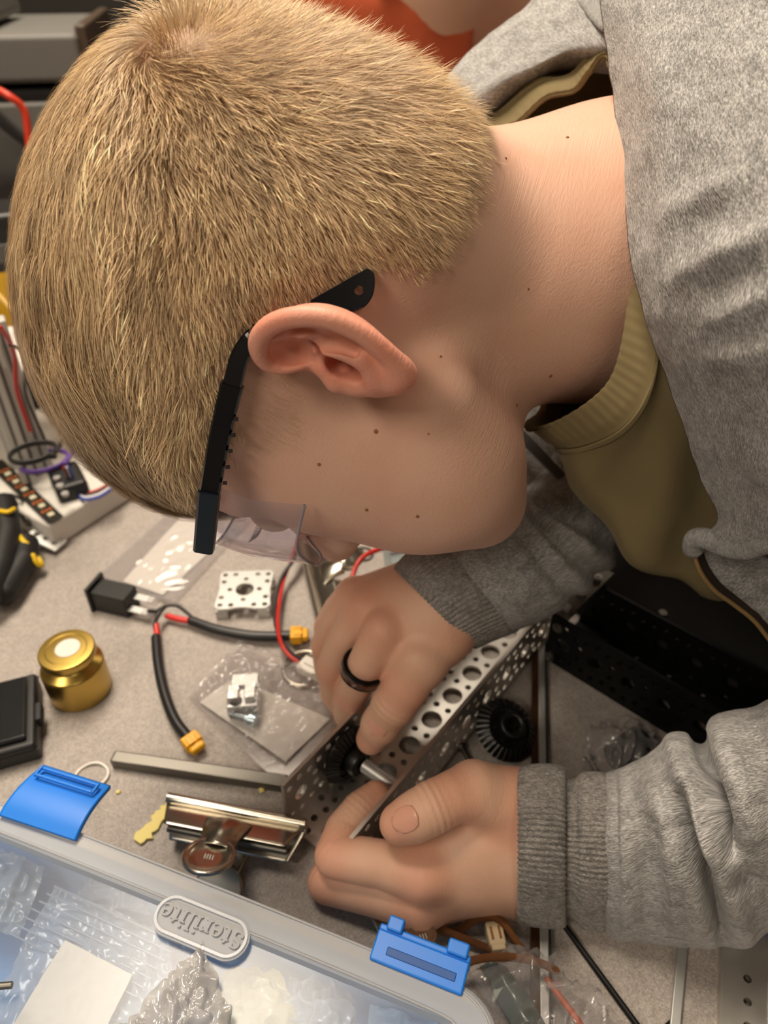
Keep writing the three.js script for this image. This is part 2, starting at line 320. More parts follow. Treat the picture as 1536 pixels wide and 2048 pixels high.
// ear: control points by pixel, on a plane tilted out from the head
const earN = dirHead(0.05, 0.42, 0.90).normalize();
const earO = D(690, 745, 0.2585);
const EP = (cx, cy, lift = 0) => onPlane(350 + cx * 0.390625, 500 + cy * 0.390625, earO, earN).addScaledVector(earN, lift * 0.001);
const ERIM = [[700, 528, 0.5], [640, 578, 1.0], [560, 592, 2], [488, 560, 3], [448, 490, 4], [452, 410, 4.5], [510, 345, 4.5], [600, 310, 4.5], [710, 300, 4.5], [820, 318, 4.5], [920, 365, 4], [1010, 425, 3.5], [1090, 500, 3], [1150, 575, 2], [1175, 630, 1]].map((a) => EP(...a));
const EANTI = [[640, 430, 1.0], [740, 455, 2.5], [850, 475, 3.5], [950, 520, 3.5], [1010, 580, 3], [1020, 640, 2.5]].map((a) => EP(...a));
const EBASE = [[520, 480, -3], [600, 400, -3.5], [720, 380, -3.5], [840, 410, -3.5], [940, 470, -3.5], [1020, 540, -3], [1080, 610, -2], [1120, 655, -1]].map((a) => EP(...a));
const EIN = [[520, 540, -4], [585, 525, -5.5], [640, 555, -5.5], [760, 590, -7], [880, 600, -7], [980, 620, -5]].map((a) => EP(...a));
const ELOBE = [EP(1120, 640, 0), EP(1060, 668, -1)];
const ETRAG = [EP(770, 612, 0), EP(830, 665, 0.5), EP(930, 690, 0), EP(1010, 690, 0)];
const EHOL = [[EP(560, 510, 1.5), EP(630, 500, 1.5), 0.0040, 0.0042], [EP(650, 470, 3), EP(800, 440, 4), 0.0030, 0.0022], [EP(800, 440, 4), EP(930, 490, 4), 0.0022, 0.0016], [EP(835, 580, -1), EP(935, 605, 0), 0.0042, 0.0036], [EP(850, 600, -4), EP(820, 600, -12), 0.0042, 0.003], [EP(600, 530, 0), EP(700, 545, 2), 0.0035, 0.0016]];
const fine = (P, n) => { const c = new THREE.CatmullRomCurve3(P, false, 'centripetal'); return Array.from({ length: n + 1 }, (_, i) => c.getPoint(i / n)); };
const ERF = fine(ERIM, 40), EAF = fine(EANTI, 14), EBF = fine(EBASE, 14);
function ear(p) {
  let d = 1;
  for (let i = 0; i < EBF.length - 1; i++) d = smin(d, cone(p, EBF[i], EBF[i + 1], 0.0042, 0.0042), 0.003);
  for (let i = 0; i < EIN.length - 1; i++) d = smin(d, cone(p, EIN[i], EIN[i + 1], 0.0055, 0.0055), 0.006);
  for (let i = 0; i < EAF.length - 1; i++) d = Math.min(d, 1), d = smin(d, cone(p, EAF[i], EAF[i + 1], 0.0030, 0.0031), 0.0016);
  let rm = 1; const rad = (i) => 0.0016 + 0.0019 * sstep(2, 14, i) + 0.0003 * sstep(30, 40, i);
  for (let i = 0; i < 40; i++) rm = Math.min(rm, cone(p, ERF[i], ERF[i + 1], rad(i), rad(i + 1)));
  d = smin(d, rm, 0.003);
  d = smin(d, cone(p, ELOBE[0], ELOBE[1], 0.0062, 0.006), 0.006);
  for (let i = 0; i < 3; i++) d = smin(d, cone(p, ETRAG[i], ETRAG[i + 1], 0.0034, 0.0034), 0.004);
  for (const h of EHOL) d = smax(d, -cone(p, ...h), 0.0026);
  return d;
}
// ---------------------------------------------------------------- hands: joints by pixel and depth, each finger a chain of its own
const chain = (list) => list.map(([x, y, d, r]) => [D(x, y, d), r / 1000]);
function fingers(p, C, k) { let d = 1; for (const ch of C) { let e = 1; for (let i = 0; i < ch.length - 1; i++) e = smin(e, cone(p, ch[i][0], ch[i + 1][0], ch[i][1], ch[i + 1][1]), 0.004); d = smin(d, e, k); } return d; }
const LS = 1.06, chainL = (list) => list.map(([x, y, d, r]) => [D(x, y, d * LS), r * LS / 1000]);
const LF = [
  chainL([[845, 1748, 0.345, 12.5], [765, 1728, 0.348, 10.8], [672, 1712, 0.354, 10.4], [688, 1660, 0.365, 9.4], [720, 1618, 0.372, 8.8], [752, 1592, 0.377, 7.8]]),
  chainL([[838, 1804, 0.352, 12.6], [745, 1785, 0.356, 10.4], [656, 1764, 0.364, 10.2], [672, 1740, 0.382, 9.2], [730, 1715, 0.392, 8.2]]),
  chainL([[850, 1822, 0.366, 11.5], [770, 1815, 0.370, 9.8], [692, 1806, 0.378, 9.6], [720, 1780, 0.394, 8.6], [780, 1760, 0.396, 7.6]]),
  chainL([[884, 1815, 0.384, 10], [800, 1816, 0.388, 8.6], [745, 1808, 0.394, 8.2], [790, 1785, 0.402, 7.6], [830, 1770, 0.402, 6.8]]),
];
const LTH = chainL([[1030, 1615, 0.350, 19], [948, 1582, 0.342, 13.2], [905, 1594, 0.337, 10.6], [866, 1614, 0.334, 10.8], [830, 1634, 0.334, 10.4], [800, 1647, 0.336, 9.4]]);
const LPALM = [[[1070, 1650, 0.356, 22], [860, 1740, 0.352, 13]], [[1070, 1700, 0.358, 22], [850, 1790, 0.358, 13]], [[1070, 1755, 0.368, 18], [880, 1805, 0.375, 12]], [[1010, 1640, 0.356, 20], [880, 1700, 0.357, 14]], [[1180, 1690, 0.366, 22], [1060, 1690, 0.362, 23]]].map((c) => chainL(c));
// fine skin creases across the joints
const joint = (a, b, c, amp = 0.00018) => ({ o: b[0], n: c[0].clone().sub(a[0]).normalize(), amp, r: b[1] });
const LCR = [joint(LTH[2], LTH[3], LTH[4], 0.00022), joint(LF[0][1], LF[0][2], LF[0][3]), joint(LF[1][1], LF[1][2], LF[1][3]), joint(LF[0][3], LF[0][4], LF[0][5], 0.00012)];
function creases(p, J) { let d = 0; for (const j of J) { const x = p.x - j.o.x, y = p.y - j.o.y, z = p.z - j.o.z, r2 = x * x + y * y + z * z; if (r2 > 0.0009) continue; const t = x * j.n.x + y * j.n.y + z * j.n.z; d -= j.amp * Math.exp(-t * t / 0.00003) * Math.cos(t * 1900 + 260 * y) * Math.exp(-Math.max(0, r2 - j.r * j.r * 1.3) / 0.0001); } return d; }
function leftHand(p) {
  let d = 1;
  for (const c of LPALM) d = smin(d, cone(p, c[0][0], c[1][0], c[0][1], c[1][1]), 0.014);
  let fi = 1;
  for (const ch of LF) { let e = 1; for (let i = 0; i < ch.length - 1; i++) e = Math.min(e, cone(p, ch[i][0], ch[i + 1][0], ch[i][1], ch[i + 1][1])); fi = smin(fi, e, 0.0022); }
  d = smin(d, fi, 0.008);
  let t = 1; for (let i = 0; i < LTH.length - 1; i++) t = smin(t, cone(p, LTH[i][0], LTH[i + 1][0], LTH[i][1], LTH[i + 1][1]), 0.004);
  return smin(d, t, 0.0050) + creases(p, LCR);
}
const RF = [
  chain([[768, 1262, 0.396, 11.4], [735, 1322, 0.400, 10.2], [704, 1386, 0.431, 9.7], [696, 1428, 0.456, 9.0], [706, 1446, 0.474, 8]]),
  chain([[734, 1218, 0.410, 11.4], [690, 1278, 0.420, 9.8], [664, 1334, 0.436, 9.4], [668, 1385, 0.458, 8.8], [690, 1420, 0.475, 8]]),
  chain([[710, 1196, 0.424, 10.8], [672, 1242, 0.436, 9.0], [650, 1290, 0.450, 8.6], [655, 1345, 0.472, 8.0], [678, 1385, 0.485, 7.4]]),
  chain([[706, 1186, 0.440, 9.6], [674, 1216, 0.450, 8.0], [652, 1252, 0.464, 7.6], [650, 1305, 0.484, 7.2], [668, 1340, 0.494, 6.6]]),
];
const RTH = chain([[888, 1262, 0.404, 15.5], [842, 1322, 0.395, 14.2], [812, 1372, 0.398, 12], [788, 1408, 0.402, 11.6], [762, 1448, 0.411, 10.4], [743, 1478, 0.420, 8.8]]);
const RPALM = [[[870, 1235, 0.408, 21], [780, 1262, 0.404, 12]], [[860, 1205, 0.410, 22], [744, 1222, 0.414, 12]], [[850, 1190, 0.420, 20], [722, 1204, 0.424, 13]], [[840, 1185, 0.432, 18], [716, 1196, 0.440, 11]], [[868, 1272, 0.406, 17], [800, 1300, 0.404, 13]], [[980, 1130, 0.425, 23], [875, 1210, 0.415, 23]]].map((c) => chain(c));
const RCR = [joint(RTH[2], RTH[3], RTH[4], 0.00022), joint(RF[0][1], RF[0][2], RF[0][3])];
function rightHand(p) {
  let d = 1;
  for (const c of RPALM) d = smin(d, cone(p, c[0][0], c[1][0], c[0][1], c[1][1]), 0.014);
  let fi = 1;
  for (const ch of RF) { let e = 1; for (let i = 0; i < ch.length - 1; i++) e = Math.min(e, cone(p, ch[i][0], ch[i + 1][0], ch[i][1], ch[i + 1][1])); fi = smin(fi, e, 0.0025); }
  d = smin(d, fi, 0.0045);
  let t = 1; for (let i = 0; i < RTH.length - 1; i++) t = smin(t, cone(p, RTH[i][0], RTH[i + 1][0], RTH[i][1], RTH[i + 1][1]), 0.004);
  return smin(d, t, 0.004) + creases(p, RCR);
}
const boundsOf = (lists, pad) => new THREE.Box3().setFromPoints(lists.flat(4).filter((q) => q.isVector3)).expandByScalar(pad);
// ---------------------------------------------------------------- the bending person: skin mesh
const person = thing('person', 'person in grey zip hoodie bent over the table holding a metal channel', 'person', HO.clone());
const toP = (g) => g.translate(-HO.x, -HO.y, -HO.z);
function skinColor(p, n) {
  const [u, f, l] = toHead(p);
  let c = [0.70, 0.430, 0.320];
  const blot = fbm(p.x * 60, p.y * 60, p.z * 60, 3);
  const mixc = (t, r, g, b) => { c = [lerp(c[0], r, t), lerp(c[1], g, t), lerp(c[2], b, t)]; };
  mixc(clamp(0.10 + blot * 0.35), 0.64, 0.30, 0.20);
  if (Math.hypot(u, f, l) < 0.22) {
    const m = hairMask(u, f);
    mixc(0.8 * sstep(-0.004, 0.012, m), 0.42, 0.255, 0.135);
    mixc(0.35 * sstep(0.03, 0.0, Math.hypot(u + 0.03, f - 0.055, Math.abs(l) - 0.045)), 0.68, 0.30, 0.22);
    mixc(0.5 * sstep(0.02, 0.0, Math.hypot(u + 0.012, f - 0.11, l)), 0.66, 0.28, 0.20);
    mixc(0.7 * sstep(0.012, 0.004, Math.hypot(u + 0.046, f - 0.095, l * 0.5)), 0.55, 0.2, 0.16);
  }
  return c;
}
const earColor = (p) => { const b = fbm(p.x * 90, p.y * 90, p.z * 90, 2); return [0.74, 0.32 + 0.06 * b, 0.225 + 0.05 * b]; };
const skinBump = texGray(256, (u, v) => 0.5 + (pn(u * 90, v * 90, 90, 90, 31) - 0.5) * 0.6 + (pn(u * 40, v * 40, 40, 40, 32) - 0.5) * 0.4, [28, 28]);
const skinMat = phy({ vertexColors: true, roughness: 0.5, sheen: 0.25, sheenRoughness: 0.6, sheenColor: new THREE.Color(1, 0.8, 0.7), specularIntensity: 0.7, bumpMap: skinBump, bumpScale: 0.00012 });
const c0 = fromHead(0.02, 0, 0);
const bodyGeos = [
  nets(headNeck, V(c0.x - 0.16, c0.y - 0.15, c0.z - 0.13), V(D(1420, 480, 0.38).x, c0.y + 0.16, c0.z + 0.12), 0.0026, skinColor),
  nets((p) => Math.max(ear(p), 0), V(0, 0, 0), V(0.01, 0.01, 0.01), 0.01, earColor),
];
{ const b = new THREE.Box3().setFromPoints([...ERIM, ...EIN, ...ETRAG, ...ELOBE]).expandByScalar(0.012); bodyGeos[1] = nets(ear, b.min, b.max, 0.0009, earColor); }
const handColor = (lists) => (p) => {
  const b = fbm(p.x * 80, p.y * 80, p.z * 80, 3); let c = [0.67 + 0.03 * b, 0.405 + 0.03 * b, 0.285 + 0.03 * b], k = 1;
  for (const ch of lists) for (let i = 0; i < ch.length; i++) k = Math.min(k, (i === 0 || i === 2 || i === ch.length - 1 ? 0 : 0.006) + ch[i][0].distanceTo(p) - ch[i][1]);
  const t = 0.5 * sstep(0.009, -0.001, k); return [lerp(c[0], 0.66, t), lerp(c[1], 0.29, t), lerp(c[2], 0.195, t)];
};
for (const [fn, ...ls] of [[leftHand, LF, [LTH], LPALM], [rightHand, RF, [RTH], RPALM]]) { const b = boundsOf(ls, 0.028); bodyGeos.push(nets(fn, b.min, b.max, 0.0012, handColor([...ls[0], ...ls[1]]))); }
// trunk and arms, inside the clothes
const SHL = D(1800, 620, 0.285), SHR = D(1330, 640, 0.53), ELL = D(1900, 1560, 0.33), ELR = D(1140, 1050, 0.452), HIP = V(0.72, 0.93, -0.36);
const trunk = (p) => {
  let d = cone(p, D(1480, 480, 0.42), HIP, 0.085, 0.11);
  d = smin(d, cone(p, SHL, SHR, 0.045, 0.045), 0.05);
  d = smin(d, cone(p, SHL, ELL, 0.042, 0.034), 0.03); d = smin(d, cone(p, ELL, D(1150, 1690, 0.385), 0.032, 0.024), 0.02);
  d = smin(d, cone(p, SHR, ELR, 0.032, 0.026), 0.03); d = smin(d, cone(p, ELR, D(960, 1145, 0.423), 0.025, 0.022), 0.02);
  return d;
};
bodyGeos.push(nets(trunk, V(0.0, 0.70, -0.75), V(0.9, 1.35, 0.05), 0.011, skinColor));
const mergeSkin = (list) => mergeGeometries(list.map((g) => g));
const body = part('body', toP(mergeSkin(bodyGeos)), skinMat, person);
// ---------------------------------------------------------------- hair: short at the back and sides, long and combed forward on top
const whorl = toHead(hitHead(345, 78));
function hairGeo(count) {
  const pos = [], nor = [], col = [], idx = [];
  const H = (q) => cranium(q[0], q[1], q[2]);
  const grad = (q) => { const e = 0.001, g = [H([q[0] + e, q[1], q[2]]) - H([q[0] - e, q[1], q[2]]), H([q[0], q[1] + e, q[2]]) - H([q[0], q[1] - e, q[2]]), H([q[0], q[1], q[2] + e]) - H([q[0], q[1], q[2] - e])], k = Math.hypot(...g); return g.map((x) => x / k); };
  const ctr = [0.045, -0.005, 0];
  let made = 0, tries = 0;
  while (made < count && tries < count * 6) {
    tries++;
    const z = rr(-1, 1), a = rr(0, 2 * Math.PI), s = Math.sqrt(1 - z * z), d = [s * Math.cos(a), s * Math.sin(a), z];
    if (d[2] < -0.35 && rnd() < 0.6) continue;
    let t = 0.11; const q = ctr.map((c, i) => c + d[i] * t);
    for (let k = 0; k < 12; k++) { const h = H(q); t -= h; for (let i = 0; i < 3; i++) q[i] = ctr[i] + d[i] * t; }
    const m = hairMask(q[0], q[1]);
    const nz = 0.006 * noise(q[0] * 300, q[1] * 300, q[2] * 300);
    if (m + nz < rr(-0.002, 0.004)) continue;
    if (q[0] < -0.012 && q[1] > -0.01) { if (rnd() < 0.6) continue; }
    const bright = rnd() < 0.24;
    let n = grad(q);
    // long on the crown and the fringe, short elsewhere
    const top = sstep(0.045, 0.125, q[0] + 0.35 * Math.max(0, q[1]) - 0.15 * Math.abs(q[2]));
    const fore = sstep(-0.06, 0.02, q[1]);
    const long = clamp(top * (0.4 + 0.6 * fore));
    if (long < 0.25 && rnd() < 0.42) continue;
    made++;
    const edge = sstep(-0.002, 0.02, m);
    let len = lerp(lerp(0.004, 0.011, edge), rr(0.034, 0.066), long) * rr(0.75, 1.2);
    const layer = lerp(rr(0.0005, 0.0035), rr(0.001, 0.007) + 0.005 * h3(Math.floor(q[0] * 120) + 3, Math.floor(q[1] * 120), Math.floor(q[2] * 120)), long);
    const seg = long > 0.1 ? 6 : 3;
    const wv = [q[0] - whorl[0], q[1] - whorl[1], q[2] - whorl[2]];
    const p = q.slice(); const pts = [], ns = [];
    const j1 = rr(-1, 1) * lerp(0.34, 0.07, sstep(0, 0.6, long)), j2 = rr(-1, 1) * lerp(0.30, 0.10, long);
    const stick = rnd() < 0.05 ? 2.2 : 1;
    const cell = 140, cq = h3(Math.floor(q[0] * cell + 0.4 * j1), Math.floor(q[1] * cell), Math.floor(q[2] * cell + 0.4 * j2)), c2 = h3(Math.floor(q[0] * 90), Math.floor(q[1] * 90) + 7, Math.floor(q[2] * 90));
    const th = Math.atan2(wv[2] * 1.0, wv[1]), rw = Math.hypot(...wv), lock = noise(th * 16 + 3 * noise(rw * 30, th * 3, 1), rw * 14, 2.5);
    const shadeK = (0.90 + 0.16 * c2 + 0.34 * lock * sstep(0.1, 0.5, long) + (bright ? 0.42 : -0.06)) * (stick > 1 ? 1.25 : 1) * (0.66 + 0.30 * rnd()) + 0.18 * noise(q[0] * 120, q[1] * 60, q[2] * 120);
    let first = null;
    for (let k = 0; k <= seg; k++) {
      const sT = k / seg;
      pts.push(p.slice()); n = grad(p); ns.push(n);
      // flow: away from the whorl, bending to the forehead over the top, to the nape behind
      let w = [p[0] - whorl[0], p[1] - whorl[1], p[2] - whorl[2]]; const wl = Math.hypot(...w) + 1e-5; w = w.map((x) => x / wl);
      const cl = 0.35 * noise(q[0] * 90 + 7, q[1] * 90, q[2] * 90), sw = 0.9 * Math.exp(-wl / 0.035);
      let dir = [w[0] - 0.35 * long, w[1] + 0.55 * fore * (0.4 + long), w[2] + 0.25 * long];
      const tang = [n[1] * dir[2] - n[2] * dir[1], n[2] * dir[0] - n[0] * dir[2], n[0] * dir[1] - n[1] * dir[0]];
      dir = dir.map((x, i) => x + tang[i] * (cl + j1 + sw + (cq - 0.5) * lerp(0.22, 0.42, long)));
      const dn = dir[0] * n[0] + dir[1] * n[1] + dir[2] * n[2];
      dir = dir.map((x, i) => x - dn * n[i]); const dl = Math.hypot(...dir) + 1e-6;
      const lift = lerp(0.55 * stick + j2, 0.1, sstep(0.05, 0.45, long)) * (k === 0 ? 1.3 : 0.7) + 0.7 * sstep(0.014, 0.002, rw);
      const st = len / seg; for (let i = 0; i < 3; i++) p[i] += (dir[i] / dl * Math.cos(lift) + n[i] * Math.sin(lift)) * st;
      if (long > 0.1) { const want = layer * Math.sin(Math.PI * clamp(0.12 + 0.75 * (k + 1) / seg)) + 0.0006, h = H(p); const nn = grad(p); const mv_ = (want - h) * 0.6 * sstep(0.1, 0.4, long); for (let i = 0; i < 3; i++) p[i] += nn[i] * mv_; }
    }
    const wd = lerp(0.00009, 0.00011, long) * rr(0.7, 1.3) * (stick > 1 ? 1.25 : 1) * (bright ? 1.25 : 0.95);
    const b = pos.length / 3;
    for (let k = 0; k <= seg; k++) {
      const a0 = pts[Math.max(0, k - 1)], a1 = pts[Math.min(seg, k + 1)], tv = [a1[0] - a0[0], a1[1] - a0[1], a1[2] - a0[2]], n0 = ns[k];
      let sd = [tv[1] * n0[2] - tv[2] * n0[1], tv[2] * n0[0] - tv[0] * n0[2], tv[0] * n0[1] - tv[1] * n0[0]]; const sl = Math.hypot(...sd) + 1e-9; sd = sd.map((x) => x / sl);
      const w = wd * (k === seg ? 0.25 : 1), tl = Math.hypot(...tv) + 1e-9, th = tv.map((x) => x / tl), nd = n0[0] * th[0] + n0[1] * th[1] + n0[2] * th[2];
      const np = n0.map((x, i) => x - nd * th[i]);
      for (const sg of [-1, 1]) {
        const P = fromHead(...pts[k].map((x, i) => x + sd[i] * w * sg)); pos.push(P.x - HO.x, P.y - HO.y, P.z - HO.z);
        const Nn = dirHead(...np.map((x, i) => x * 0.75 + sd[i] * sg * 0.66)).normalize(); nor.push(Nn.x, Nn.y, Nn.z);
        const tip = 0.9 + 0.2 * k / seg; const K = shadeK * tip; col.push(clamp(0.80 * K), clamp(0.565 * K), clamp(0.325 * K));
      }
      if (k < seg) { const o = b + k * 2; idx.push(o, o + 1, o + 3, o, o + 3, o + 2); }
    }
  }
  const g = new THREE.BufferGeometry();
  g.setAttribute('position', new THREE.Float32BufferAttribute(pos, 3)); g.setAttribute('normal', new THREE.Float32BufferAttribute(nor, 3)); g.setAttribute('color', new THREE.Float32BufferAttribute(col, 3));
  g.setIndex(idx); return g;
}
const hair = part('hair', hairGeo(100000), phy({ vertexColors: true, roughness: 0.3, specularIntensity: 0.9, side: THREE.DoubleSide }), person);
tag(hair, 'short blond hair combed forward on top', null, null, 'stuff');
{ // sparse fine hair in front of the ear and below the nape line
  const pos = [], nor = [], col = [], idx = [];
  const blade = (px, py, dx, dy, len) => {
    const c = hitHead(px, py), e = 0.001, F = (x, y, z) => headNeck(V(x, y, z)), n = V(F(c.x + e, c.y, c.z) - F(c.x - e, c.y, c.z), F(c.x, c.y + e, c.z) - F(c.x, c.y - e, c.z), F(c.x, c.y, c.z + e) - F(c.x, c.y, c.z - e)).normalize();
    const d = D(px + dx, py + dy, 0.3).sub(D(px, py, 0.3)); d.addScaledVector(n, -d.dot(n)).normalize(); const s = d.clone().cross(n).normalize(), b = pos.length / 3, w = 0.000045, k = rr(0.6, 1.1);
    for (let i = 0; i <= 3; i++) { const t = i / 3, q = c.clone().addScaledVector(d, len * t).addScaledVector(n, 0.0002 + 0.0012 * t * (1.4 - t)).addScaledVector(s, 0.0008 * t * t); for (const g of [-1, 1]) { pos.push(q.x + s.x * w * g * (1 - 0.7 * t) - HO.x, q.y + s.y * w * g * (1 - 0.7 * t) - HO.y, q.z + s.z * w * g * (1 - 0.7 * t) - HO.z); nor.push(n.x, n.y, n.z); col.push(0.62 * k, 0.43 * k, 0.25 * k); } if (i < 3) { const o = b + i * 2; idx.push(o, o + 1, o + 3, o, o + 3, o + 2); } }
  };
  for (let i = 0; i < 240; i++) { const t = Math.pow(rnd(), 1.8), y = rr(730, 900) ; blade(478 + t * 110 + (y - 730) * 0.02, y, rr(0.7, 1.2), rr(0.3, 0.9), rr(0.004, 0.008)); }
  for (let i = 0; i < 500; i++) { const t = Math.pow(rnd(), 1.6), a = rnd(); blade(lerp(985, 830, a) + t * 60, lerp(300, 560, a) + t * 14, 1, rr(0.1, 0.6), rr(0.003, 0.005)); }
  const g = new THREE.BufferGeometry(); g.setAttribute('position', new THREE.Float32BufferAttribute(pos, 3)); g.setAttribute('normal', new THREE.Float32BufferAttribute(nor, 3)); g.setAttribute('color', new THREE.Float32BufferAttribute(col, 3)); g.setIndex(idx);
  tag(part('fine_hair', g, hair.material, person), null, null, null, 'stuff');
}
// ---------------------------------------------------------------- clothes
const row = (...a) => a.map(([x, y, d]) => D(x, y, d));
const heatherMap = texRGB(512, (u, v, x, y) => {
  const w = v * 6 + 0.6 * pn(u * 6, v * 6, 6, 6, 44);
  const a = pn(u * 150 + w * 2, v * 40, 150, 40, 41), b = pn(u * 70, v * 24, 70, 24, 42), c = pn(u * 7, v * 7, 7, 7, 43), f = pn(u * 200, v * 60, 200, 60, 45), e = h3(x, y, 46);
  let k = 0.60 + (a - 0.5) * 0.22 + (b - 0.5) * 0.13 + (c - 0.5) * 0.10 + (f - 0.5) * 0.14 + (e - 0.5) * 0.07;
  return [k, k * 0.992, k * 0.985];
});
const heatherBump = texGray(512, (u, v) => 0.5 + (pn(u * 150, v * 40, 150, 40, 51) - 0.5) * 0.6 + (pn(u * 60, v * 14, 60, 14, 52) - 0.5) * 0.5);
const knit = (rep, o = {}) => phy({ color: 0xffffff, map: tile(heatherMap, rep), bumpMap: tile(heatherBump, rep), bumpScale: 0.0004, roughness: 0.95, sheen: 0.5, sheenRoughness: 0.7, sheenColor: new THREE.Color(0.7, 0.7, 0.7), specularIntensity: 0.3, side: THREE.DoubleSide, ...o });
const hoodieMat = knit(26);
const ribMat = knit(26, { color: 0xd8d4d0 });
const tanMat = phy({ color: 0x776a4c, roughness: 0.92, sheen: 0.3, sheenRoughness: 0.7, sheenColor: new THREE.Color(0.6, 0.55, 0.4), specularIntensity: 0.3, side: THREE.DoubleSide, bumpMap: texGray(256, (u, v) => 0.5 + 0.5 * Math.sin(u * 2 * Math.PI * 64) * Math.sin(v * 2 * Math.PI * 64), [20, 20]), bumpScale: 0.00012 });
const clothNoise = (p, s) => fbm(p.x * s + 3, p.y * s, p.z * s, 3);
const hoodie = new THREE.Group(); hoodie.name = 'hoodie'; person.add(hoodie); tag(hoodie, 'light grey heather zip hoodie');
// near side: shoulder, chest panel
const NEAR = [
  [[1192, -60, 0.352], [1285, -80, 0.325], [1410, -100, 0.300], [1600, -130, 0.280], [1950, -100, 0.290], [2300, -100, 0.36]],
  [[1213, 100, 0.338], [1285, 78, 0.305], [1400, 60, 0.280], [1560, 50, 0.258], [1900, 60, 0.250], [2300, 40, 0.33]],
  [[1231, 250, 0.324], [1300, 240, 0.290], [1400, 230, 0.266], [1560, 220, 0.242], [1850, 230, 0.225], [2300, 230, 0.30]],
  [[1250, 400, 0.311], [1312, 395, 0.280], [1410, 390, 0.259], [1560, 390, 0.235], [1850, 400, 0.212], [2300, 420, 0.28]],
  [[1263, 520, 0.303], [1325, 520, 0.275], [1420, 520, 0.255], [1560, 520, 0.234], [1850, 540, 0.210], [2300, 600, 0.28]],
  [[1290, 640, 0.300], [1350, 640, 0.275], [1440, 640, 0.256], [1570, 650, 0.238], [1850, 680, 0.214], [2300, 800, 0.28]],
  [[1330, 755, 0.303], [1385, 750, 0.280], [1460, 750, 0.262], [1580, 760, 0.245], [1850, 820, 0.222], [2300, 1000, 0.29]],
  [[1368, 865, 0.311], [1420, 850, 0.290], [1490, 850, 0.273], [1590, 870, 0.258], [1850, 960, 0.236], [2300, 1150, 0.30]],
  [[1404, 960, 0.322], [1447, 940, 0.303], [1510, 940, 0.288], [1600, 980, 0.274], [1850, 1080, 0.252], [2300, 1280, 0.31]],
  [[1434, 1036, 0.334], [1472, 1020, 0.317], [1525, 1030, 0.303], [1610, 1070, 0.290], [1850, 1180, 0.268], [2300, 1380, 0.32]],
  [[1402, 1080, 0.346], [1470, 1090, 0.332], [1540, 1092, 0.318], [1620, 1130, 0.306], [1850, 1250, 0.284], [2300, 1450, 0.34]],
  [[1420, 1092, 0.370], [1500, 1110, 0.360], [1560, 1115, 0.350], [1650, 1160, 0.340], [1880, 1280, 0.330], [2300, 1480, 0.38]],
];
const foldDisp = (p) => {
  const [x, y] = proj(p); let d = 0.0022 * clothNoise(p, 26) + 0.0012 * clothNoise(p, 70);
  const ridge = (x0, y0, x1, y1, w, a) => { const dx = x1 - x0, dy = y1 - y0, t = clamp(((x - x0) * dx + (y - y0) * dy) / (dx * dx + dy * dy)), r = Math.hypot(x - x0 - dx * t, y - y0 - dy * t); d += a * Math.exp(-r * r / (w * w)) * Math.sin(Math.PI * clamp(0.08 + 0.84 * t)); };
  ridge(1330, 440, 1520, 340, 30, 0.0035); ridge(1350, 560, 1570, 450, 28, 0.0045); ridge(1420, 650, 1570, 575, 24, 0.004); ridge(1330, 60, 1320, 240, 40, 0.004); ridge(1400, 730, 1560, 690, 26, 0.003);
  ridge(1480, 880, 1560, 980, 30, 0.004); ridge(1300, 300, 1290, 480, 22, -0.002);
  return d;
};
part('front_panel', toP(sheet(NEAR.map((r) => row(...r)), 70, 130, { thick: 0.0032, flip: true, disp: (u, v, p) => foldDisp(p) })), hoodieMat, hoodie);
// far side of the collar, standing off the neck
const FAR = [
  [[1150, -90, 0.470], [1030, 40, 0.480], [945, 112, 0.475], [892, 178, 0.465], [885, 222, 0.455]],
  [[1150, -55, 0.428], [1005, 56, 0.442], [928, 116, 0.442], [880, 182, 0.437], [884, 232, 0.435]],
  [[1195, 8, 0.388], [1060, 84, 0.412], [985, 140, 0.417], [922, 196, 0.417], [918, 244, 0.420]],
  [[1226, 92, 0.362], [1130, 110, 0.390], [1060, 143, 0.402], [1000, 184, 0.412], [950, 250, 0.420]],
  [[1220, 150, 0.392], [1140, 150, 0.420], [1080, 180, 0.432], [1020, 218, 0.442], [965, 268, 0.448]],
];
part('collar', toP(sheet(FAR.map((r) => row(...r)), 50, 60, { thick: 0.003, disp: (u, v, p) => 0.002 * clothNoise(p, 30) + 0.001 * clothNoise(p, 90) })), hoodieMat, hoodie);
// back of the hoodie, up and over to the far shoulder
const BACK = [
  [[1120, -50, 0.432], [1160, 10, 0.398], [1205, 60, 0.362], [1200, -30, 0.352]],
  [[1250, -200, 0.46], [1260, -150, 0.42], [1280, -120, 0.375], [1290, -85, 0.330]],
  [[1500, -260, 0.50], [1500, -220, 0.43], [1480, -180, 0.37], [1430, -105, 0.303]],
  [[1950, -200, 0.56], [1950, -160, 0.46], [1950, -130, 0.38], [1950, -100, 0.292]],
  [[2300, -150, 0.60], [2300, -120, 0.50], [2300, -110, 0.43], [2300, -100, 0.362]],
];
part('back_panel', toP(sheet(BACK.map((r) => row(...r)), 30, 40, { thick: 0.003, disp: (u, v, p) => 0.002 * clothNoise(p, 30) })), hoodieMat, hoodie);
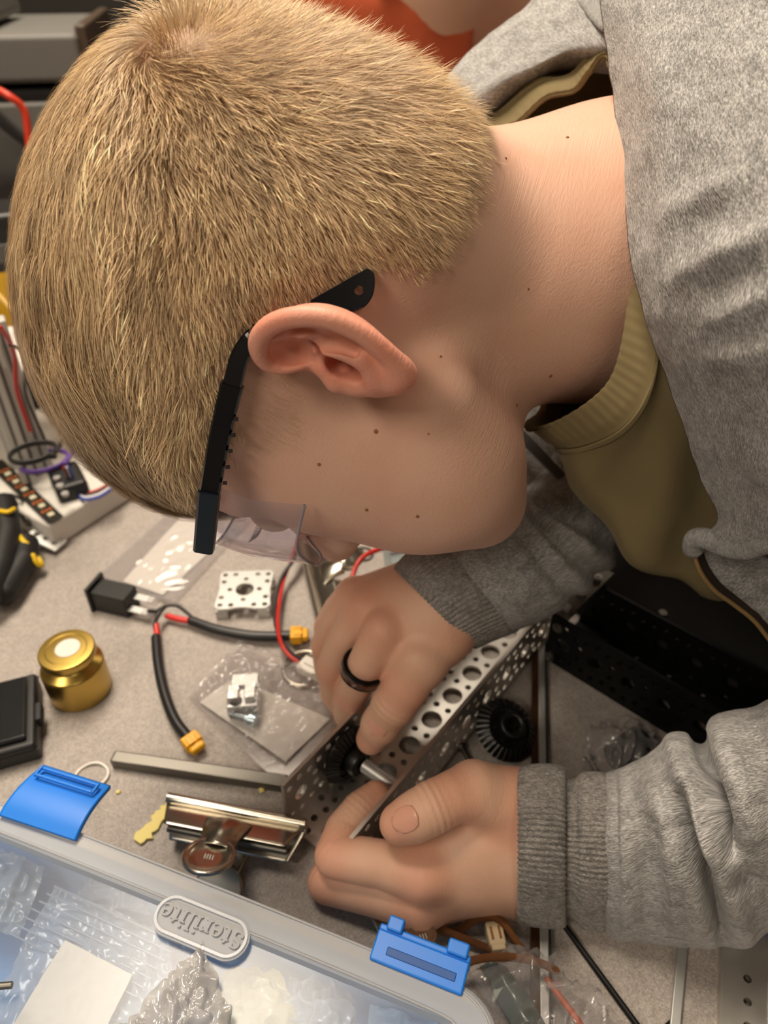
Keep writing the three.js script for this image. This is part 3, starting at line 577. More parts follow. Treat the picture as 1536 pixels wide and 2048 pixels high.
// left sleeve: rings of [px, py, half height px, depth, half depth m]
function ringPts(cx, cy, hy, dep, rd, tx = 0, ty = -1) { const o = []; for (let k = 0; k < 14; k++) { const a = k / 14 * Math.PI * 2; o.push(D(cx + tx * hy * Math.cos(a), cy + ty * hy * Math.cos(a), dep - rd * Math.sin(a))); } return o; }
const SL = [[1212, 1706, 160, 0.362, 0.034], [1238, 1708, 172, 0.360, 0.036], [1275, 1702, 182, 0.358, 0.038], [1320, 1690, 200, 0.356, 0.041], [1365, 1680, 212, 0.354, 0.043], [1410, 1680, 214, 0.352, 0.045], [1460, 1660, 236, 0.350, 0.048], [1520, 1640, 232, 0.348, 0.050], [1600, 1600, 235, 0.345, 0.054], [1720, 1560, 250, 0.34, 0.058], [1850, 1520, 240, 0.335, 0.060]];
const sleeveFold = (p) => {
  const [x, y, dz] = proj(p); let d = 0.0016 * clothNoise(p, 40) + 0.0008 * clothNoise(p, 110);
  const near = sstep(0.385, 0.355, dz);
  const crease = (x0, y0, x1, y1, w, a) => { const dx = x1 - x0, dy = y1 - y0, t = clamp(((x - x0) * dx + (y - y0) * dy) / (dx * dx + dy * dy)), r = Math.hypot(x - x0 - dx * t, y - y0 - dy * t); d += a * Math.exp(-r * r / (w * w)) * near * (0.25 + 0.75 * Math.sin(Math.PI * clamp(0.1 + 0.8 * t))); };
  crease(1388, 1440, 1468, 1700, 12, -0.020); crease(1345, 1480, 1415, 1690, 24, 0.007); crease(1440, 1450, 1510, 1660, 28, 0.008);
  crease(1362, 1590, 1448, 1880, 13, -0.018); crease(1310, 1580, 1400, 1850, 24, 0.005); crease(1405, 1640, 1490, 1870, 24, 0.007);
  crease(1280, 1640, 1296, 1840, 20, -0.006); crease(1229, 1540, 1236, 1870, 6, -0.0022); crease(1246, 1540, 1252, 1870, 8, 0.0012); crease(1330, 1700, 1350, 1850, 16, 0.004); crease(1310, 1650, 1330, 1860, 14, -0.003);
  crease(1470, 1760, 1530, 1780, 18, -0.006); crease(1530, 1500, 1545, 1640, 14, -0.005);
  return d;
};
part('sleeve', toP(sheet(SL.map(([a, b, c, d, e], i) => ringPts(a, b, c, d * (1.05 - 0.004 * i), e)), 220, 240, { closed: true, thick: 0.003, disp: (u, v, p) => sleeveFold(p) })), hoodieMat, hoodie);
const rib = (n, a) => (u) => a * Math.sin(u * Math.PI * 2 * n);
const cuff1 = [[1218, 1706, 158, 0.362, 0.033], [1190, 1704, 160, 0.362, 0.033], [1166, 1702, 156, 0.362, 0.033], [1152, 1700, 144, 0.362, 0.030], [1138, 1698, 138, 0.362, 0.0295], [1100, 1696, 136, 0.362, 0.029]];
part('cuff', toP(sheet(cuff1.map(([a, b, c, d, e]) => ringPts(a, b, c, d * 1.05, e * 1.04)), 420, 24, { closed: true, thick: 0.0025, flip: true, disp: rib(84, 0.00035) })), ribMat, hoodie);
const cuff2 = [[1110, 1696, 132, 0.362, 0.027], [1128, 1696, 148, 0.361, 0.029], [1130, 1695, 158, 0.360, 0.0315], [1112, 1694, 164, 0.359, 0.0335], [1080, 1692, 164, 0.358, 0.034], [1050, 1690, 158, 0.357, 0.0325], [1036, 1690, 150, 0.357, 0.030], [1042, 1690, 140, 0.357, 0.028], [1070, 1690, 134, 0.358, 0.027]];
part('cuff', toP(sheet(cuff2.map(([a, b, c, d, e]) => ringPts(a, b, c, d * 1.05, e * 1.04)), 420, 40, { closed: true, thick: 0.0015, flip: true, disp: rib(84, 0.0004) })), ribMat, hoodie);
// upper left arm, out of the frame to the shoulder
const UA = [[1850, 1520, 240, 0.335, 0.060, 0.3, -0.95], [1930, 1420, 235, 0.325, 0.062, 0.6, -0.8], [1960, 1250, 230, 0.31, 0.064, 0.95, -0.3], [1930, 1000, 240, 0.295, 0.066, 1, 0], [1880, 780, 260, 0.285, 0.068, 1, 0.1], [1800, 600, 260, 0.285, 0.066, 1, 0.2]];
part('upper_sleeve', toP(sheet(UA.map((r) => ringPts(...r)), 40, 40, { closed: true, thick: 0.003, flip: true, disp: (u, v, p) => 0.004 * clothNoise(p, 25) })), hoodieMat, hoodie);
// right sleeve, passing below the chin
const RS = [[872, 1214, 116, 0.412, 0.031, 0.70, 0.71], [905, 1190, 124, 0.414, 0.033, 0.68, 0.73], [950, 1165, 128, 0.418, 0.034, 0.62, 0.78], [1010, 1140, 126, 0.424, 0.035, 0.55, 0.83], [1070, 1108, 122, 0.432, 0.037, 0.62, 0.78], [1120, 1065, 118, 0.442, 0.040, 0.8, 0.6], [1155, 1010, 112, 0.455, 0.042, 0.95, 0.3], [1190, 930, 110, 0.475, 0.044, 1, 0.1], [1240, 800, 115, 0.50, 0.046, 1, 0.1], [1320, 640, 120, 0.53, 0.05, 1, 0.1]];
part('sleeve', toP(sheet(RS.slice(2).map((r) => ringPts(...r)), 60, 90, { closed: true, thick: 0.003, flip: true, disp: (u, v, p) => 0.0022 * clothNoise(p, 45) + 0.003 * Math.sin(v * 60) * sstep(0.2, 0.35, v) * sstep(0.6, 0.45, v) })), hoodieMat, hoodie);
part('cuff', toP(sheet([[868, 1217, 108, 0.412, 0.0285, 0.70, 0.71], ...RS.slice(0, 3), [965, 1158, 124, 0.420, 0.034, 0.6, 0.8]].map((r) => ringPts(...r)), 420, 30, { closed: true, thick: 0.0025, flip: true, disp: rib(70, 0.0003) })), ribMat, hoodie);
// far front panel hanging behind the chin, with its zipper band
const FP = [
  [[850, 700, 0.485], [930, 850, 0.468], [1005, 960, 0.454], [1085, 1045, 0.444], [1135, 1092, 0.440]],
  [[1040, 800, 0.47], [1100, 880, 0.455], [1160, 950, 0.444], [1215, 1020, 0.436], [1230, 1060, 0.436]],
  [[1150, 720, 0.50], [1200, 810, 0.48], [1250, 900, 0.465], [1300, 990, 0.455], [1330, 1050, 0.455]],
  [[1400, 620, 0.53], [1440, 760, 0.51], [1480, 880, 0.50], [1520, 1000, 0.49], [1560, 1080, 0.49]],
];
part('front_panel', toP(sheet(FP.map((r) => row(...r)), 40, 40, { thick: 0.003, disp: (u, v, p) => 0.002 * clothNoise(p, 30) })), hoodieMat, hoodie);
part('zipper_tape', toP(sheet([row([1002, 842, 0.448], [1060, 900, 0.436], [1125, 968, 0.428], [1180, 1036, 0.422], [1192, 1060, 0.421]), row([1018, 832, 0.448], [1078, 892, 0.437], [1142, 962, 0.429], [1192, 1030, 0.423], [1204, 1056, 0.422])], 40, 4, { thick: 0.002 })), std({ color: 0x5c5c60, roughness: 0.8 }), hoodie);
// near front edge: bunched hem, zipper and the cloth beside it
const hemMat = knit(1); hemMat.map.repeat.set(6, 1); hemMat.bumpMap.repeat.set(6, 1);
part('hem', toP(tube(row([1386, 1096, 0.350], [1392, 1078, 0.345], [1415, 1078, 0.340], [1450, 1092, 0.335], [1490, 1098, 0.328], [1540, 1086, 0.318], [1600, 1100, 0.31]), 0.0050, 60, 14, true)), hemMat, hoodie);
const ZIP = [[1388, 1100, 0.352], [1402, 1140, 0.358], [1430, 1178, 0.364], [1470, 1208, 0.368], [1510, 1240, 0.370], [1560, 1300, 0.372], [1700, 1420, 0.38]];
part('zipper_tape', toP(sheet([row(...ZIP), row(...ZIP.map(([x, y, d]) => [x + 16, y - 8, d + 0.002]))], 50, 3, { thick: 0.0015 })), std({ color: 0x2a1c12, roughness: 0.7 }), hoodie);
part('zipper_teeth', toP(tube(row(...ZIP.map(([x, y, d]) => [x - 2, y + 2, d - 0.001])), 0.0011, 60, 8)), std({ color: 0xa88a5c, roughness: 0.45, metalness: 0.4 }), hoodie);
part('front_panel', toP(sheet([row(...ZIP.map(([x, y, d]) => [x + 12, y - 8, d + 0.003])), row([1440, 1098, 0.352], [1465, 1120, 0.355], [1490, 1150, 0.357], [1520, 1175, 0.358], [1560, 1200, 0.360], [1600, 1240, 0.362], [1740, 1380, 0.365]), row([1480, 1095, 0.345], [1520, 1105, 0.345], [1550, 1130, 0.345], [1580, 1150, 0.345], [1620, 1180, 0.345], [1680, 1220, 0.345], [1800, 1340, 0.35])], 40, 30, { thick: 0.0028, disp: (u, v, p) => 0.003 * clothNoise(p, 60) })), hoodieMat, hoodie);
// T-shirt
const SHIRT = [
  [[1262, 520, 0.318], [1300, 520, 0.312], [1400, 520, 0.302], [1600, 560, 0.290]],
  [[1256, 600, 0.314], [1305, 620, 0.306], [1400, 640, 0.300], [1600, 700, 0.290]],
  [[1244, 690, 0.314], [1312, 722, 0.305], [1400, 760, 0.303], [1600, 850, 0.290]],
  [[1222, 758, 0.319], [1288, 805, 0.310], [1400, 900, 0.330], [1600, 1000, 0.335]],
  [[1180, 803, 0.328], [1240, 862, 0.322], [1385, 1020, 0.352], [1560, 1120, 0.372]],
  [[1120, 840, 0.345], [1175, 892, 0.342], [1320, 1090, 0.366], [1500, 1190, 0.388]],
  [[1072, 856, 0.362], [1128, 900, 0.360], [1258, 1110, 0.376], [1420, 1190, 0.395]],
  [[1058, 850, 0.380], [1108, 890, 0.388], [1235, 1085, 0.402], [1400, 1170, 0.415]],
  [[1090, 800, 0.405], [1130, 840, 0.422], [1250, 1000, 0.440], [1420, 1100, 0.460]],
  [[1060, 620, 0.440], [1080, 640, 0.462], [1200, 700, 0.480], [1400, 800, 0.500]],
  [[995, 420, 0.440], [975, 420, 0.462], [1080, 420, 0.490], [1400, 500, 0.500]],
  [[985, 284, 0.416], [952, 266, 0.430], [985, 250, 0.460], [1300, 200, 0.480]],
  [[1040, 242, 0.403], [1008, 214, 0.420], [1045, 190, 0.440], [1300, 100, 0.450]],
  [[1092, 196, 0.393], [1072, 166, 0.408], [1098, 150, 0.424], [1350, 40, 0.430]],
  [[1148, 182, 0.384], [1138, 150, 0.396], [1160, 132, 0.410], [1400, 0, 0.410]],
  [[1178, 146, 0.374], [1170, 120, 0.386], [1195, 105, 0.398], [1450, 0, 0.390]],
  [[1215, 118, 0.364], [1215, 98, 0.372], [1240, 80, 0.378], [1480, 60, 0.370]],
  [[1250, 280, 0.338], [1275, 270, 0.334], [1340, 260, 0.324], [1550, 250, 0.312]],
  [[1262, 420, 0.324], [1295, 415, 0.317], [1390, 410, 0.308], [1580, 410, 0.297]],
];
const shirt = new THREE.Group(); shirt.name = 't_shirt'; person.add(shirt); tag(shirt, 'olive tan crew neck T-shirt under the hoodie');
const ringsS = [0, 1, 2, 3].map((k) => SHIRT.map((r) => D(...r[k])));
part('shirt_body', toP(sheet(ringsS.slice(1), 140, 50, { closed: true, thick: 0.0012, disp: (u, v, p) => (0.0016 * clothNoise(p, 40) + 0.0025 * Math.sin(proj(p)[0] * 0.035 + proj(p)[1] * 0.012)) * sstep(0, 0.2, v) })), tanMat, shirt);
const edgeIn = SHIRT.map((r) => D(r[0][0], r[0][1], r[0][2] + 0.002)), lift = (a, b, t) => a.map((p, i) => p.clone().lerp(b[i], t));
part('collar_rib', toP(sheet([edgeIn, ringsS[0], lift(ringsS[0], ringsS[1], 0.5), ringsS[1]], 300, 14, { closed: true, thick: 0.0018, disp: (u, v) => (v > 0.85 ? -0.0006 : 0.00012 * Math.sin(u * Math.PI * 2 * 230)) })), tanMat, shirt);
part('seam', toP(new THREE.TubeGeometry(new THREE.CatmullRomCurve3(lift(ringsS[1], ringsS[2], 0.03), true), 200, 0.0006, 6, true)), tanMat, shirt);
// trousers: the hips beside the table
part('jeans', toP(nets((p) => Math.min(smin(cone(p, V(0.66, 0.95, -0.36), V(0.74, 0.86, -0.36), 0.12, 0.135), 1, 0.01), smin(cone(p, V(0.74, 0.84, -0.27), V(0.72, 0.06, -0.24), 0.088, 0.055), cone(p, V(0.74, 0.84, -0.46), V(0.72, 0.06, -0.48), 0.088, 0.055), 0.02)), V(0.5, 0.0, -0.62), V(0.95, 1.12, -0.1), 0.014)), std({ color: 0x26303f, roughness: 0.9 }), person);
const beside = (p) => { const q = proj(p); return (1600 - q[0]) * q[2] / FPX; };   // the part of the trunk beyond the front panel's edge
part('hoodie_trunk', toP(nets((p) => Math.max(smin(trunk(p), cone(p, D(1560, 500, 0.44), HIP, 0.100, 0.125), 0.03) - 0.020 + 0.003 * fbm(p.x * 28, p.y * 28, p.z * 28), beside(p), p.x - 0.70), V(0.05, 0.68, -0.75), V(0.92, 1.40, 0.08), 0.010)), hoodieMat, hoodie);
for (const z of [-0.24, -0.48]) part('shoe', toP(nets((p) => Math.max(cone(p, V(0.74, 0.035, z), V(0.56, 0.03, z), 0.05, 0.042), 0.004 - p.y), V(0.45, -0.02, z - 0.09), V(0.85, 0.12, z + 0.09), 0.01)), std({ color: 0x202022, roughness: 0.7 }), person);
// nails
function nail(c, along, nrm, len, wid) {
  const s = along.clone().cross(nrm).normalize(), rows = [];
  for (let j = 0; j <= 4; j++) { const v = j / 4 - 0.5, r = []; for (let i = 0; i <= 4; i++) { const u = i / 4 - 0.5, w = wid * (1 - 0.25 * Math.pow(Math.abs(v) * 2, 3)); r.push(c.clone().addScaledVector(along, v * len * (1 - 0.2 * u * u * 4)).addScaledVector(s, u * w).addScaledVector(nrm, -u * u * wid * 0.55 - v * v * len * 0.10)); } rows.push(r); }
  return sheet(rows, 10, 10, { thick: 0.0007 });
}
const nailMat = phy({ color: 0xd8a08b, roughness: 0.3, clearcoat: 0.3 });
const hitLeft = (px, py) => hitHead(px, py, leftHand), hitRight = (px, py) => hitHead(px, py, rightHand);
const gradOf = (fn, p, e = 0.0008) => V(fn(V(p.x + e, p.y, p.z)) - fn(V(p.x - e, p.y, p.z)), fn(V(p.x, p.y + e, p.z)) - fn(V(p.x, p.y - e, p.z)), fn(V(p.x, p.y, p.z + e)) - fn(V(p.x, p.y, p.z - e))).normalize();
for (const [hit, fn, x, y, ch, lx] of [[hitLeft, leftHand, 808, 1640, LTH, 0.0140], [hitRight, rightHand, 752, 1458, RTH, 0.011]]) {
  const c = hit(x, y), n = gradOf(fn, c), a = ch[ch.length - 1][0].clone().sub(ch[ch.length - 2][0]); a.addScaledVector(n, -a.dot(n)).normalize();
  part('thumb_nail', toP(nail(c.clone().addScaledVector(n, 0.0001), a, n, lx, 0.0118)), nailMat, person);
}
// moles on cheek and neck
const moleMat = std({ color: 0x95603f, roughness: 0.7 });
for (const [x, y, r] of [[752, 863, 5], [638, 929, 4], [733, 1020, 4], [835, 1033, 4], [1034, 810, 5], [1101, 752, 5], [1057, 578, 3], [1135, 274, 4], [1012, 316, 3], [882, 713, 3], [857, 868, 2.5]]) {
  const c = hitHead(x, y), n = gradOf(headNeck, c), g = new THREE.SphereGeometry(1, 10, 6).scale(r * 0.00018, r * 0.00018, 0.0003);
  g.applyQuaternion(new THREE.Quaternion().setFromUnitVectors(V(0, 0, 1), n)).translate(c.x, c.y, c.z); part('mole', toP(g), moleMat, person);
}
// ---------------------------------------------------------------- safety glasses
const glasses = thing('safety_glasses', 'clear safety glasses with black temples worn on the blond head', 'glasses', HO.clone());
const blackGloss = phy({ color: 0x070a14, roughness: 0.16, clearcoat: 1, clearcoatRoughness: 0.1 });
const lensMat = phy({ color: 0xe9e4ea, transmission: 0.88, roughness: 0.04, ior: 1.62, thickness: 0, side: THREE.DoubleSide });
// a bar of rounded rectangular section swept along points, width across nrm x tangent
function bar(pts, widths, thick, nrm, seg = 40) {
  const c = new THREE.CatmullRomCurve3(pts, false, 'centripetal'), rows = [], ns = Array.isArray(thick) ? thick : [thick, thick];
  const wf = (t) => { const f = t * (widths.length - 1), i = Math.min(widths.length - 2, Math.floor(f)); return lerp(widths[i], widths[i + 1], f - i); };
  for (let k = 0; k <= seg; k++) {
    const t = k / seg, p = c.getPoint(t), tg = c.getTangent(t), s = tg.clone().cross(nrm).normalize(), n = s.clone().cross(tg).normalize(), w = wf(t) / 2, h = lerp(ns[0], ns[1], t) / 2, r = Math.min(w, h) * 0.35, ring = [];
    for (const [a, b] of [[w, h - r], [w - r, h], [-w + r, h], [-w, h - r], [-w, -h + r], [-w + r, -h], [w - r, -h], [w, -h + r]]) ring.push(p.clone().addScaledVector(s, a).addScaledVector(n, b));
    rows.push(ring);
  }
  const pos = [], idx = []; for (const r of rows) for (const q of r) pos.push(q.x, q.y, q.z);
  for (let k = 0; k < seg; k++) for (let i = 0; i < 8; i++) { const a = k * 8 + i, b = k * 8 + (i + 1) % 8; idx.push(a, b, b + 8, a, b + 8, a + 8); }
  for (let i = 1; i < 7; i++) { idx.push(0, i + 1, i); const o = seg * 8; idx.push(o, o + i, o + i + 1); }
  const g = new THREE.BufferGeometry(); g.setAttribute('position', new THREE.Float32BufferAttribute(pos, 3)); g.setIndex(idx); const q = g.toNonIndexed(); q.computeVertexNormals(); return q;
}
const hitD = (x, y, off) => { const p = hitHead(x, y), d = proj(p)[2]; return D(x, y, d - off); };
const temple = part('temple', toP(bar([D(420, 985, 0.2880), D(440, 875, 0.2765), D(465, 768, 0.2650)], [0.0080, 0.0080, 0.0082], 0.0042, HL, 16)), blackGloss, glasses);
part('hinge_block', toP(bar([D(408, 1100, 0.2990), D(419, 982, 0.2872)], [0.0079, 0.0083], 0.0062, HL, 4)), phy({ color: 0x1f2833, roughness: 0.35 }), glasses);
part('temple_tip', toP(bar([D(465, 772, 0.2655), D(480, 715, 0.2610), D(500, 680, 0.2590), D(535, 652, 0.262), D(590, 628, 0.266), D(650, 606, 0.2705)], [0.0068, 0.0066, 0.006, 0.006, 0.006, 0.006], 0.0034, HL, 40)), blackGloss, glasses);
for (let k = 0; k < 5; k++) part('ratchet_tooth', toP(box(0.0014, 0.0014, 0.0014).applyQuaternion(camera.quaternion).translate(...D(472 - k * 5.6, 838 + k * 32, 0.2700 + k * 0.0034).toArray())), std({ color: 0x0a0a0c, roughness: 0.8 }), temple);
{ // paddle behind the ear with its hole
  const c = hitD(700, 590, 0.0035), n = HL.clone().addScaledVector(HF, -0.25).addScaledVector(HU, -0.1).normalize(), fr = frame(c, c.clone().add(HU.clone().negate()), n);
  const S = (list) => list.map(([x, y]) => { const q = onPlane(350 + x * 0.390625, 500 + y * 0.390625, c, n).sub(c); return new THREE.Vector2(q.dot(fr.x), -q.dot(fr.z)); });
  const sh = new THREE.Shape(); sh.setFromPoints(new THREE.SplineCurve(S([[700, 262], [830, 190], [960, 118], [990, 108], [1014, 135], [1015, 200], [1000, 250], [965, 292], [910, 316], [860, 318], [780, 300], [700, 290]])).getPoints(60));
  const hc = S([[941, 211]])[0], hole = new THREE.Path(); hole.absarc(hc.x, hc.y, 0.0016, 0, Math.PI * 2, true); sh.holes.push(hole);
  const g = new THREE.ExtrudeGeometry(sh, { depth: 0.0022, bevelEnabled: true, bevelSize: 0.0004, bevelThickness: 0.0004, bevelSegments: 2 });
  part('paddle', toP(basis(g, c, fr.x, fr.z.clone().negate(), fr.y)), blackGloss, glasses);
}
{ // wraparound lens and the other temple
  const arc = [[0.0700, 0.062], [0.0695, 0.074], [0.066, 0.085], [0.056, 0.095], [0.030, 0.104], [0.006, 0.107]];
  const all = [...arc, ...arc.slice().reverse().map(([l, f]) => [-l, f])];
  const low = (l) => 0.000 - 0.012 * sstep(0.07, 0.05, Math.abs(l)) + 0.012 * sstep(0.02, 0.0, Math.abs(l)), high = () => 0.034;
  const rows = [0, 0.33, 0.66, 1].map((t) => all.map(([l, f]) => fromHead(lerp(low(l), high(l), t), f - 0.006 * Math.abs(t - 0.6), l)));
  const lens = part('lens', toP(sheet(rows, 90, 12)), lensMat, glasses);
  const rimLine = (t) => new THREE.TubeGeometry(new THREE.CatmullRomCurve3(all.map(([l, f]) => fromHead(lerp(low(l), high(l), t), f - 0.006 * Math.abs(t - 0.6), l))), 120, 0.0007, 6);
  part('lens_edge', toP(merge([rimLine(0), rimLine(1)])), phy({ color: 0xb9b2ba, roughness: 0.15, transmission: 0.5, thickness: 0 }), lens);
  part('temple', toP(bar([fromHead(0.036, 0.075, -0.075), fromHead(0.034, 0.03, -0.078), fromHead(0.03, -0.01, -0.079), fromHead(0.0, -0.04, -0.07)], [0.008, 0.008, 0.006, 0.008], 0.004, HL, 20)), blackGloss, glasses);
}
{ // lashes seen through the lens
  const l = []; for (let k = 0; k < 14; k++) { const a = (k / 13 - 0.5) * 1.5, b0 = fromHead(0.017, 0.0905 - 0.004 * a * a, 0.031 + 0.013 * a); l.push(tube([b0, b0.clone().add(dirHead(0.001, 0.004, 0.0015 * a)), b0.clone().add(dirHead(0.004, 0.007, 0.003 * a))], 0.00022, 6, 4, false)); }
  part('eyelashes', toP(merge(l)), std({ color: 0x6b5136, roughness: 0.6 }), person);
}
// finger ring
{
  const a = RF[0][0][0], b = RF[0][2][0], c = D(727, 1338, 0.4065), ax = b.clone().sub(a).normalize(), up = V(0, 1, 0), fr = frame(c, c.clone().add(ax), up);
  const ring = thing('finger_ring', 'black and wood inlay band ring on the index finger', 'ring', c.clone());
  const mk = (r0, r1, w) => { const g = lathe([[r0, -w], [r1 - 0.0004, -w], [r1, -w + 0.0004], [r1, w - 0.0004], [r1 - 0.0004, w], [r0, w], [r0, -w]], 64); return g.applyMatrix4(new THREE.Matrix4().makeBasis(fr.z, fr.x, fr.y)); };
  part('band', mk(0.0104, 0.0128, 0.0038), phy({ color: 0x0b0b0d, roughness: 0.25, metalness: 0.6 }), ring);
  part('inlay', mk(0.0108, 0.01305, 0.0019), phy({ color: 0x5a2c16, roughness: 0.3, clearcoat: 0.7, map: texRGB(128, (u, v) => { const k = 0.6 + 0.4 * pn(u * 30, v * 4, 30, 4, 61); return [k, k * 0.9, k * 0.8]; }, [40, 40]) }), ring);
}
// ---------------------------------------------------------------- metals and plastics
const brush = texGray(256, (u, v) => 0.5 + (pn(u * 6, v * 160, 6, 160, 71) - 0.5) * 0.6);
const scuff = texGray(256, (u, v) => 0.88 + (pn(u * 12, v * 12, 12, 12, 73) - 0.5) * 0.14 + (pn(u * 60, v * 60, 60, 60, 74) - 0.5) * 0.08);
const alu = std({ color: 0xdad7d2, metalness: 1, roughness: 0.42, roughnessMap: tile(scuff, 12) });
const aluMatte = std({ color: 0xc4c4c2, metalness: 0.85, roughness: 0.42 });
const steel = std({ color: 0x75726c, metalness: 1, roughness: 0.45 });
const nickel = std({ color: 0xb4ada0, metalness: 1, roughness: 0.24 });
const brass = std({ color: 0xc0a256, metalness: 1, roughness: 0.30 });
const blackPl = std({ color: 0x121213, roughness: 0.45 });
const blackMat = std({ color: 0x0c0c0d, roughness: 0.6 });
const blackAno = std({ color: 0x0b0b0c, metalness: 0.5, roughness: 0.5 });
const whitePl = std({ color: 0xdcd8d0, roughness: 0.5 });
const yellowPl = std({ color: 0xe2a40c, roughness: 0.4 });
const redPl = std({ color: 0xc4201a, roughness: 0.4 });
const wireBlack = std({ color: 0x131314, roughness: 0.4 });
const wireRed = std({ color: 0xb31d14, roughness: 0.4 });
const paper = std({ color: 0xd2cec8, roughness: 0.85, side: THREE.DoubleSide });
const film = phy({ color: 0xf2f0f0, transmission: 0.90, roughness: 0.10, thickness: 0, ior: 1.45, side: THREE.DoubleSide });
const onTable = (name, label, cat, px, py, h, px2, py2, group) => { const a = T(px, py, h), b = T(px2, py2, h); const g = thing(name, label, cat, a, Math.atan2(-(b.z - a.z), b.x - a.x), group); g.userData.span = undefined; delete g.userData.span; return g; };
const atW = (name, label, cat, p, group) => thing(name, label, cat, p.clone(), 0, group);
const rel = (geo, g) => geo.translate(-g.position.x, -g.position.y, -g.position.z);

// ---------------------------------------------------------------- perforated channel: s along, t across
function perforated(len, wid, thick, big, offs = 0.012) {
  const sh = new THREE.Shape([new THREE.Vector2(0, 0), new THREE.Vector2(len, 0), new THREE.Vector2(len, wid), new THREE.Vector2(0, wid)]);
  const hole = (x, y, r, n = 14) => { if (x < r + 0.001 || x > len - r - 0.001 || y < r + 0.001 || y > wid - r - 0.001) return; const q = new THREE.Path(); q.absarc(x, y, r, 0, Math.PI * 2, true); q.curves[0].aRotation = 0; sh.holes.push(q); };
  const m = wid / 2;
  for (let x = offs; x < len; x += 0.024) {
    if (big) hole(x, m, big);
    for (const s of [-1, 1]) {
      hole(x, m + s * 0.0145, 0.0021); hole(x + 0.008, m + s * 0.0125, 0.0021); hole(x - 0.008, m + s * 0.0125, 0.0021);
      hole(x + 0.012, m + s * 0.0045, 0.0021); hole(x + 0.012, m + s * 0.0195, 0.0021);
    }
  }
  return new THREE.ExtrudeGeometry(sh, { depth: thick, bevelEnabled: false, curveSegments: 7 });
}
function channel(name, label, B, ax, len, W, Hh, mat, big) {
  const g = thing(name, label, 'metal channel', B.clone()), x = ax.clone().normalize(), y = V(0, 1, 0), z = x.clone().cross(y).normalize();   // z: towards the near flange
  const th = 0.0022;
  const lay = (geo, o, a, b) => basis(geo, o, a, b, a.clone().cross(b));
  part('web', lay(perforated(len, W, th, big), V(0, th, 0), x, z), mat, g);                                  // the floor of the channel (extrudes downwards)
  part('flange', lay(perforated(len, Hh, th, 0.0048), z.clone().multiplyScalar(0), x, y), mat, g);           // far
  part('flange', lay(perforated(len, Hh, th, 0.0048), z.clone().multiplyScalar(W - th), x, y), mat, g);      // near
  part('bend', [rod(V(0, 0.0015, 0).addScaledVector(z, 0.0012), V(0, 0.0015, 0).addScaledVector(z, 0.0012).addScaledVector(x, len), 0.0013, 10), rod(V(0, 0.0015, 0).addScaledVector(z, W - 0.0012), V(0, 0.0015, 0).addScaledVector(z, W - 0.0012).addScaledVector(x, len), 0.0013, 10)], mat, g);
  return { g, x, y, z };
}
const CB = T(573, 1650, 0.003), CAX = V(0.612, 0, -0.791).normalize();
const CH = channel('aluminium_channel', 'silver perforated aluminium channel held between both hands', CB, CAX, 0.222, 0.050, 0.041, alu, 0.0068);
const chAt = (s, y, z) => CB.clone().addScaledVector(CH.x, s).addScaledVector(CH.z, z).add(V(0, y, 0));
// black channels of the frame at the far side
const B2 = T(1087, 1315, 0.002), B2b = T(1325, 1462, 0.002), AX2 = B2b.clone().sub(B2).normalize();
const Z2 = AX2.clone().cross(V(0, 1, 0)).normalize();
const CH2 = channel('black_channel', 'black perforated channel lying under the olive shirt hem', B2.clone().addScaledVector(Z2, -0.048), AX2, 0.28, 0.048, 0.043, blackAno, 0.0068);
{ const q = B2.clone().addScaledVector(Z2, -0.052).addScaledVector(AX2, -0.012), h = frame(q, q.clone().add(AX2)), g = atW('robot_chassis', 'flat black robot chassis behind the black channel', 'chassis', q); part('deck', rel(h.put(box(0.30, 0.03, 0.16, 0.15, 0.015, -0.082, 0.002)), g), std({ color: 0x060606, roughness: 0.9 }), g); for (let k = 0; k < 2; k++) part('screw_head', rel(h.put(cyl(0.0028, 0.002, 0.012 + k * 0.05, 0.031, -0.012, 14)), g), steel, g); }
for (const [x, y, k] of [[1118, 1253, 0], [1101, 1311, 0]]) { // socket screws through the black flange
  const p = onPlane(x, y, B2, Z2), s = single('socket_screw', merge([lathe([[0.0018, 0], [0.0034, 0], [0.0036, 0.0006], [0.0036, 0.0024], [0.0032, 0.0028], [0.0019, 0.0028], [0.0016, 0.0016], [0.0, 0.0016]], 24).applyQuaternion(new THREE.Quaternion().setFromUnitVectors(V(0, 1, 0), Z2))]), steel, y < 1280 ? 'upper steel socket screw in the black channel end' : 'lower steel socket screw in the black channel end', 'screw', 'screws in the black channel');
  s.position.copy(p);
}
{ // steel joining bracket between the frame channels
  const o = onPlane(1112, 1221, B2, Z2), g = atW('joining_bracket', 'narrow steel bracket joining the silver and black channels', 'bracket', o);
  const f = frame(V(0, 0, 0), Z2.clone().negate());
  part('plate', f.put(box(0.060, 0.0025, 0.012, 0.030, -0.002, 0.004, 0.0008)), steel, g);
  for (const s of [0.006, 0.026, 0.046]) part('screw_head', f.put(merge([cyl(0.0032, 0.0026, s, 0.0008, 0.004, 16), cyl(0.0014, 0.001, s, 0.0024, 0.004, 6)])), aluMatte, g);
}
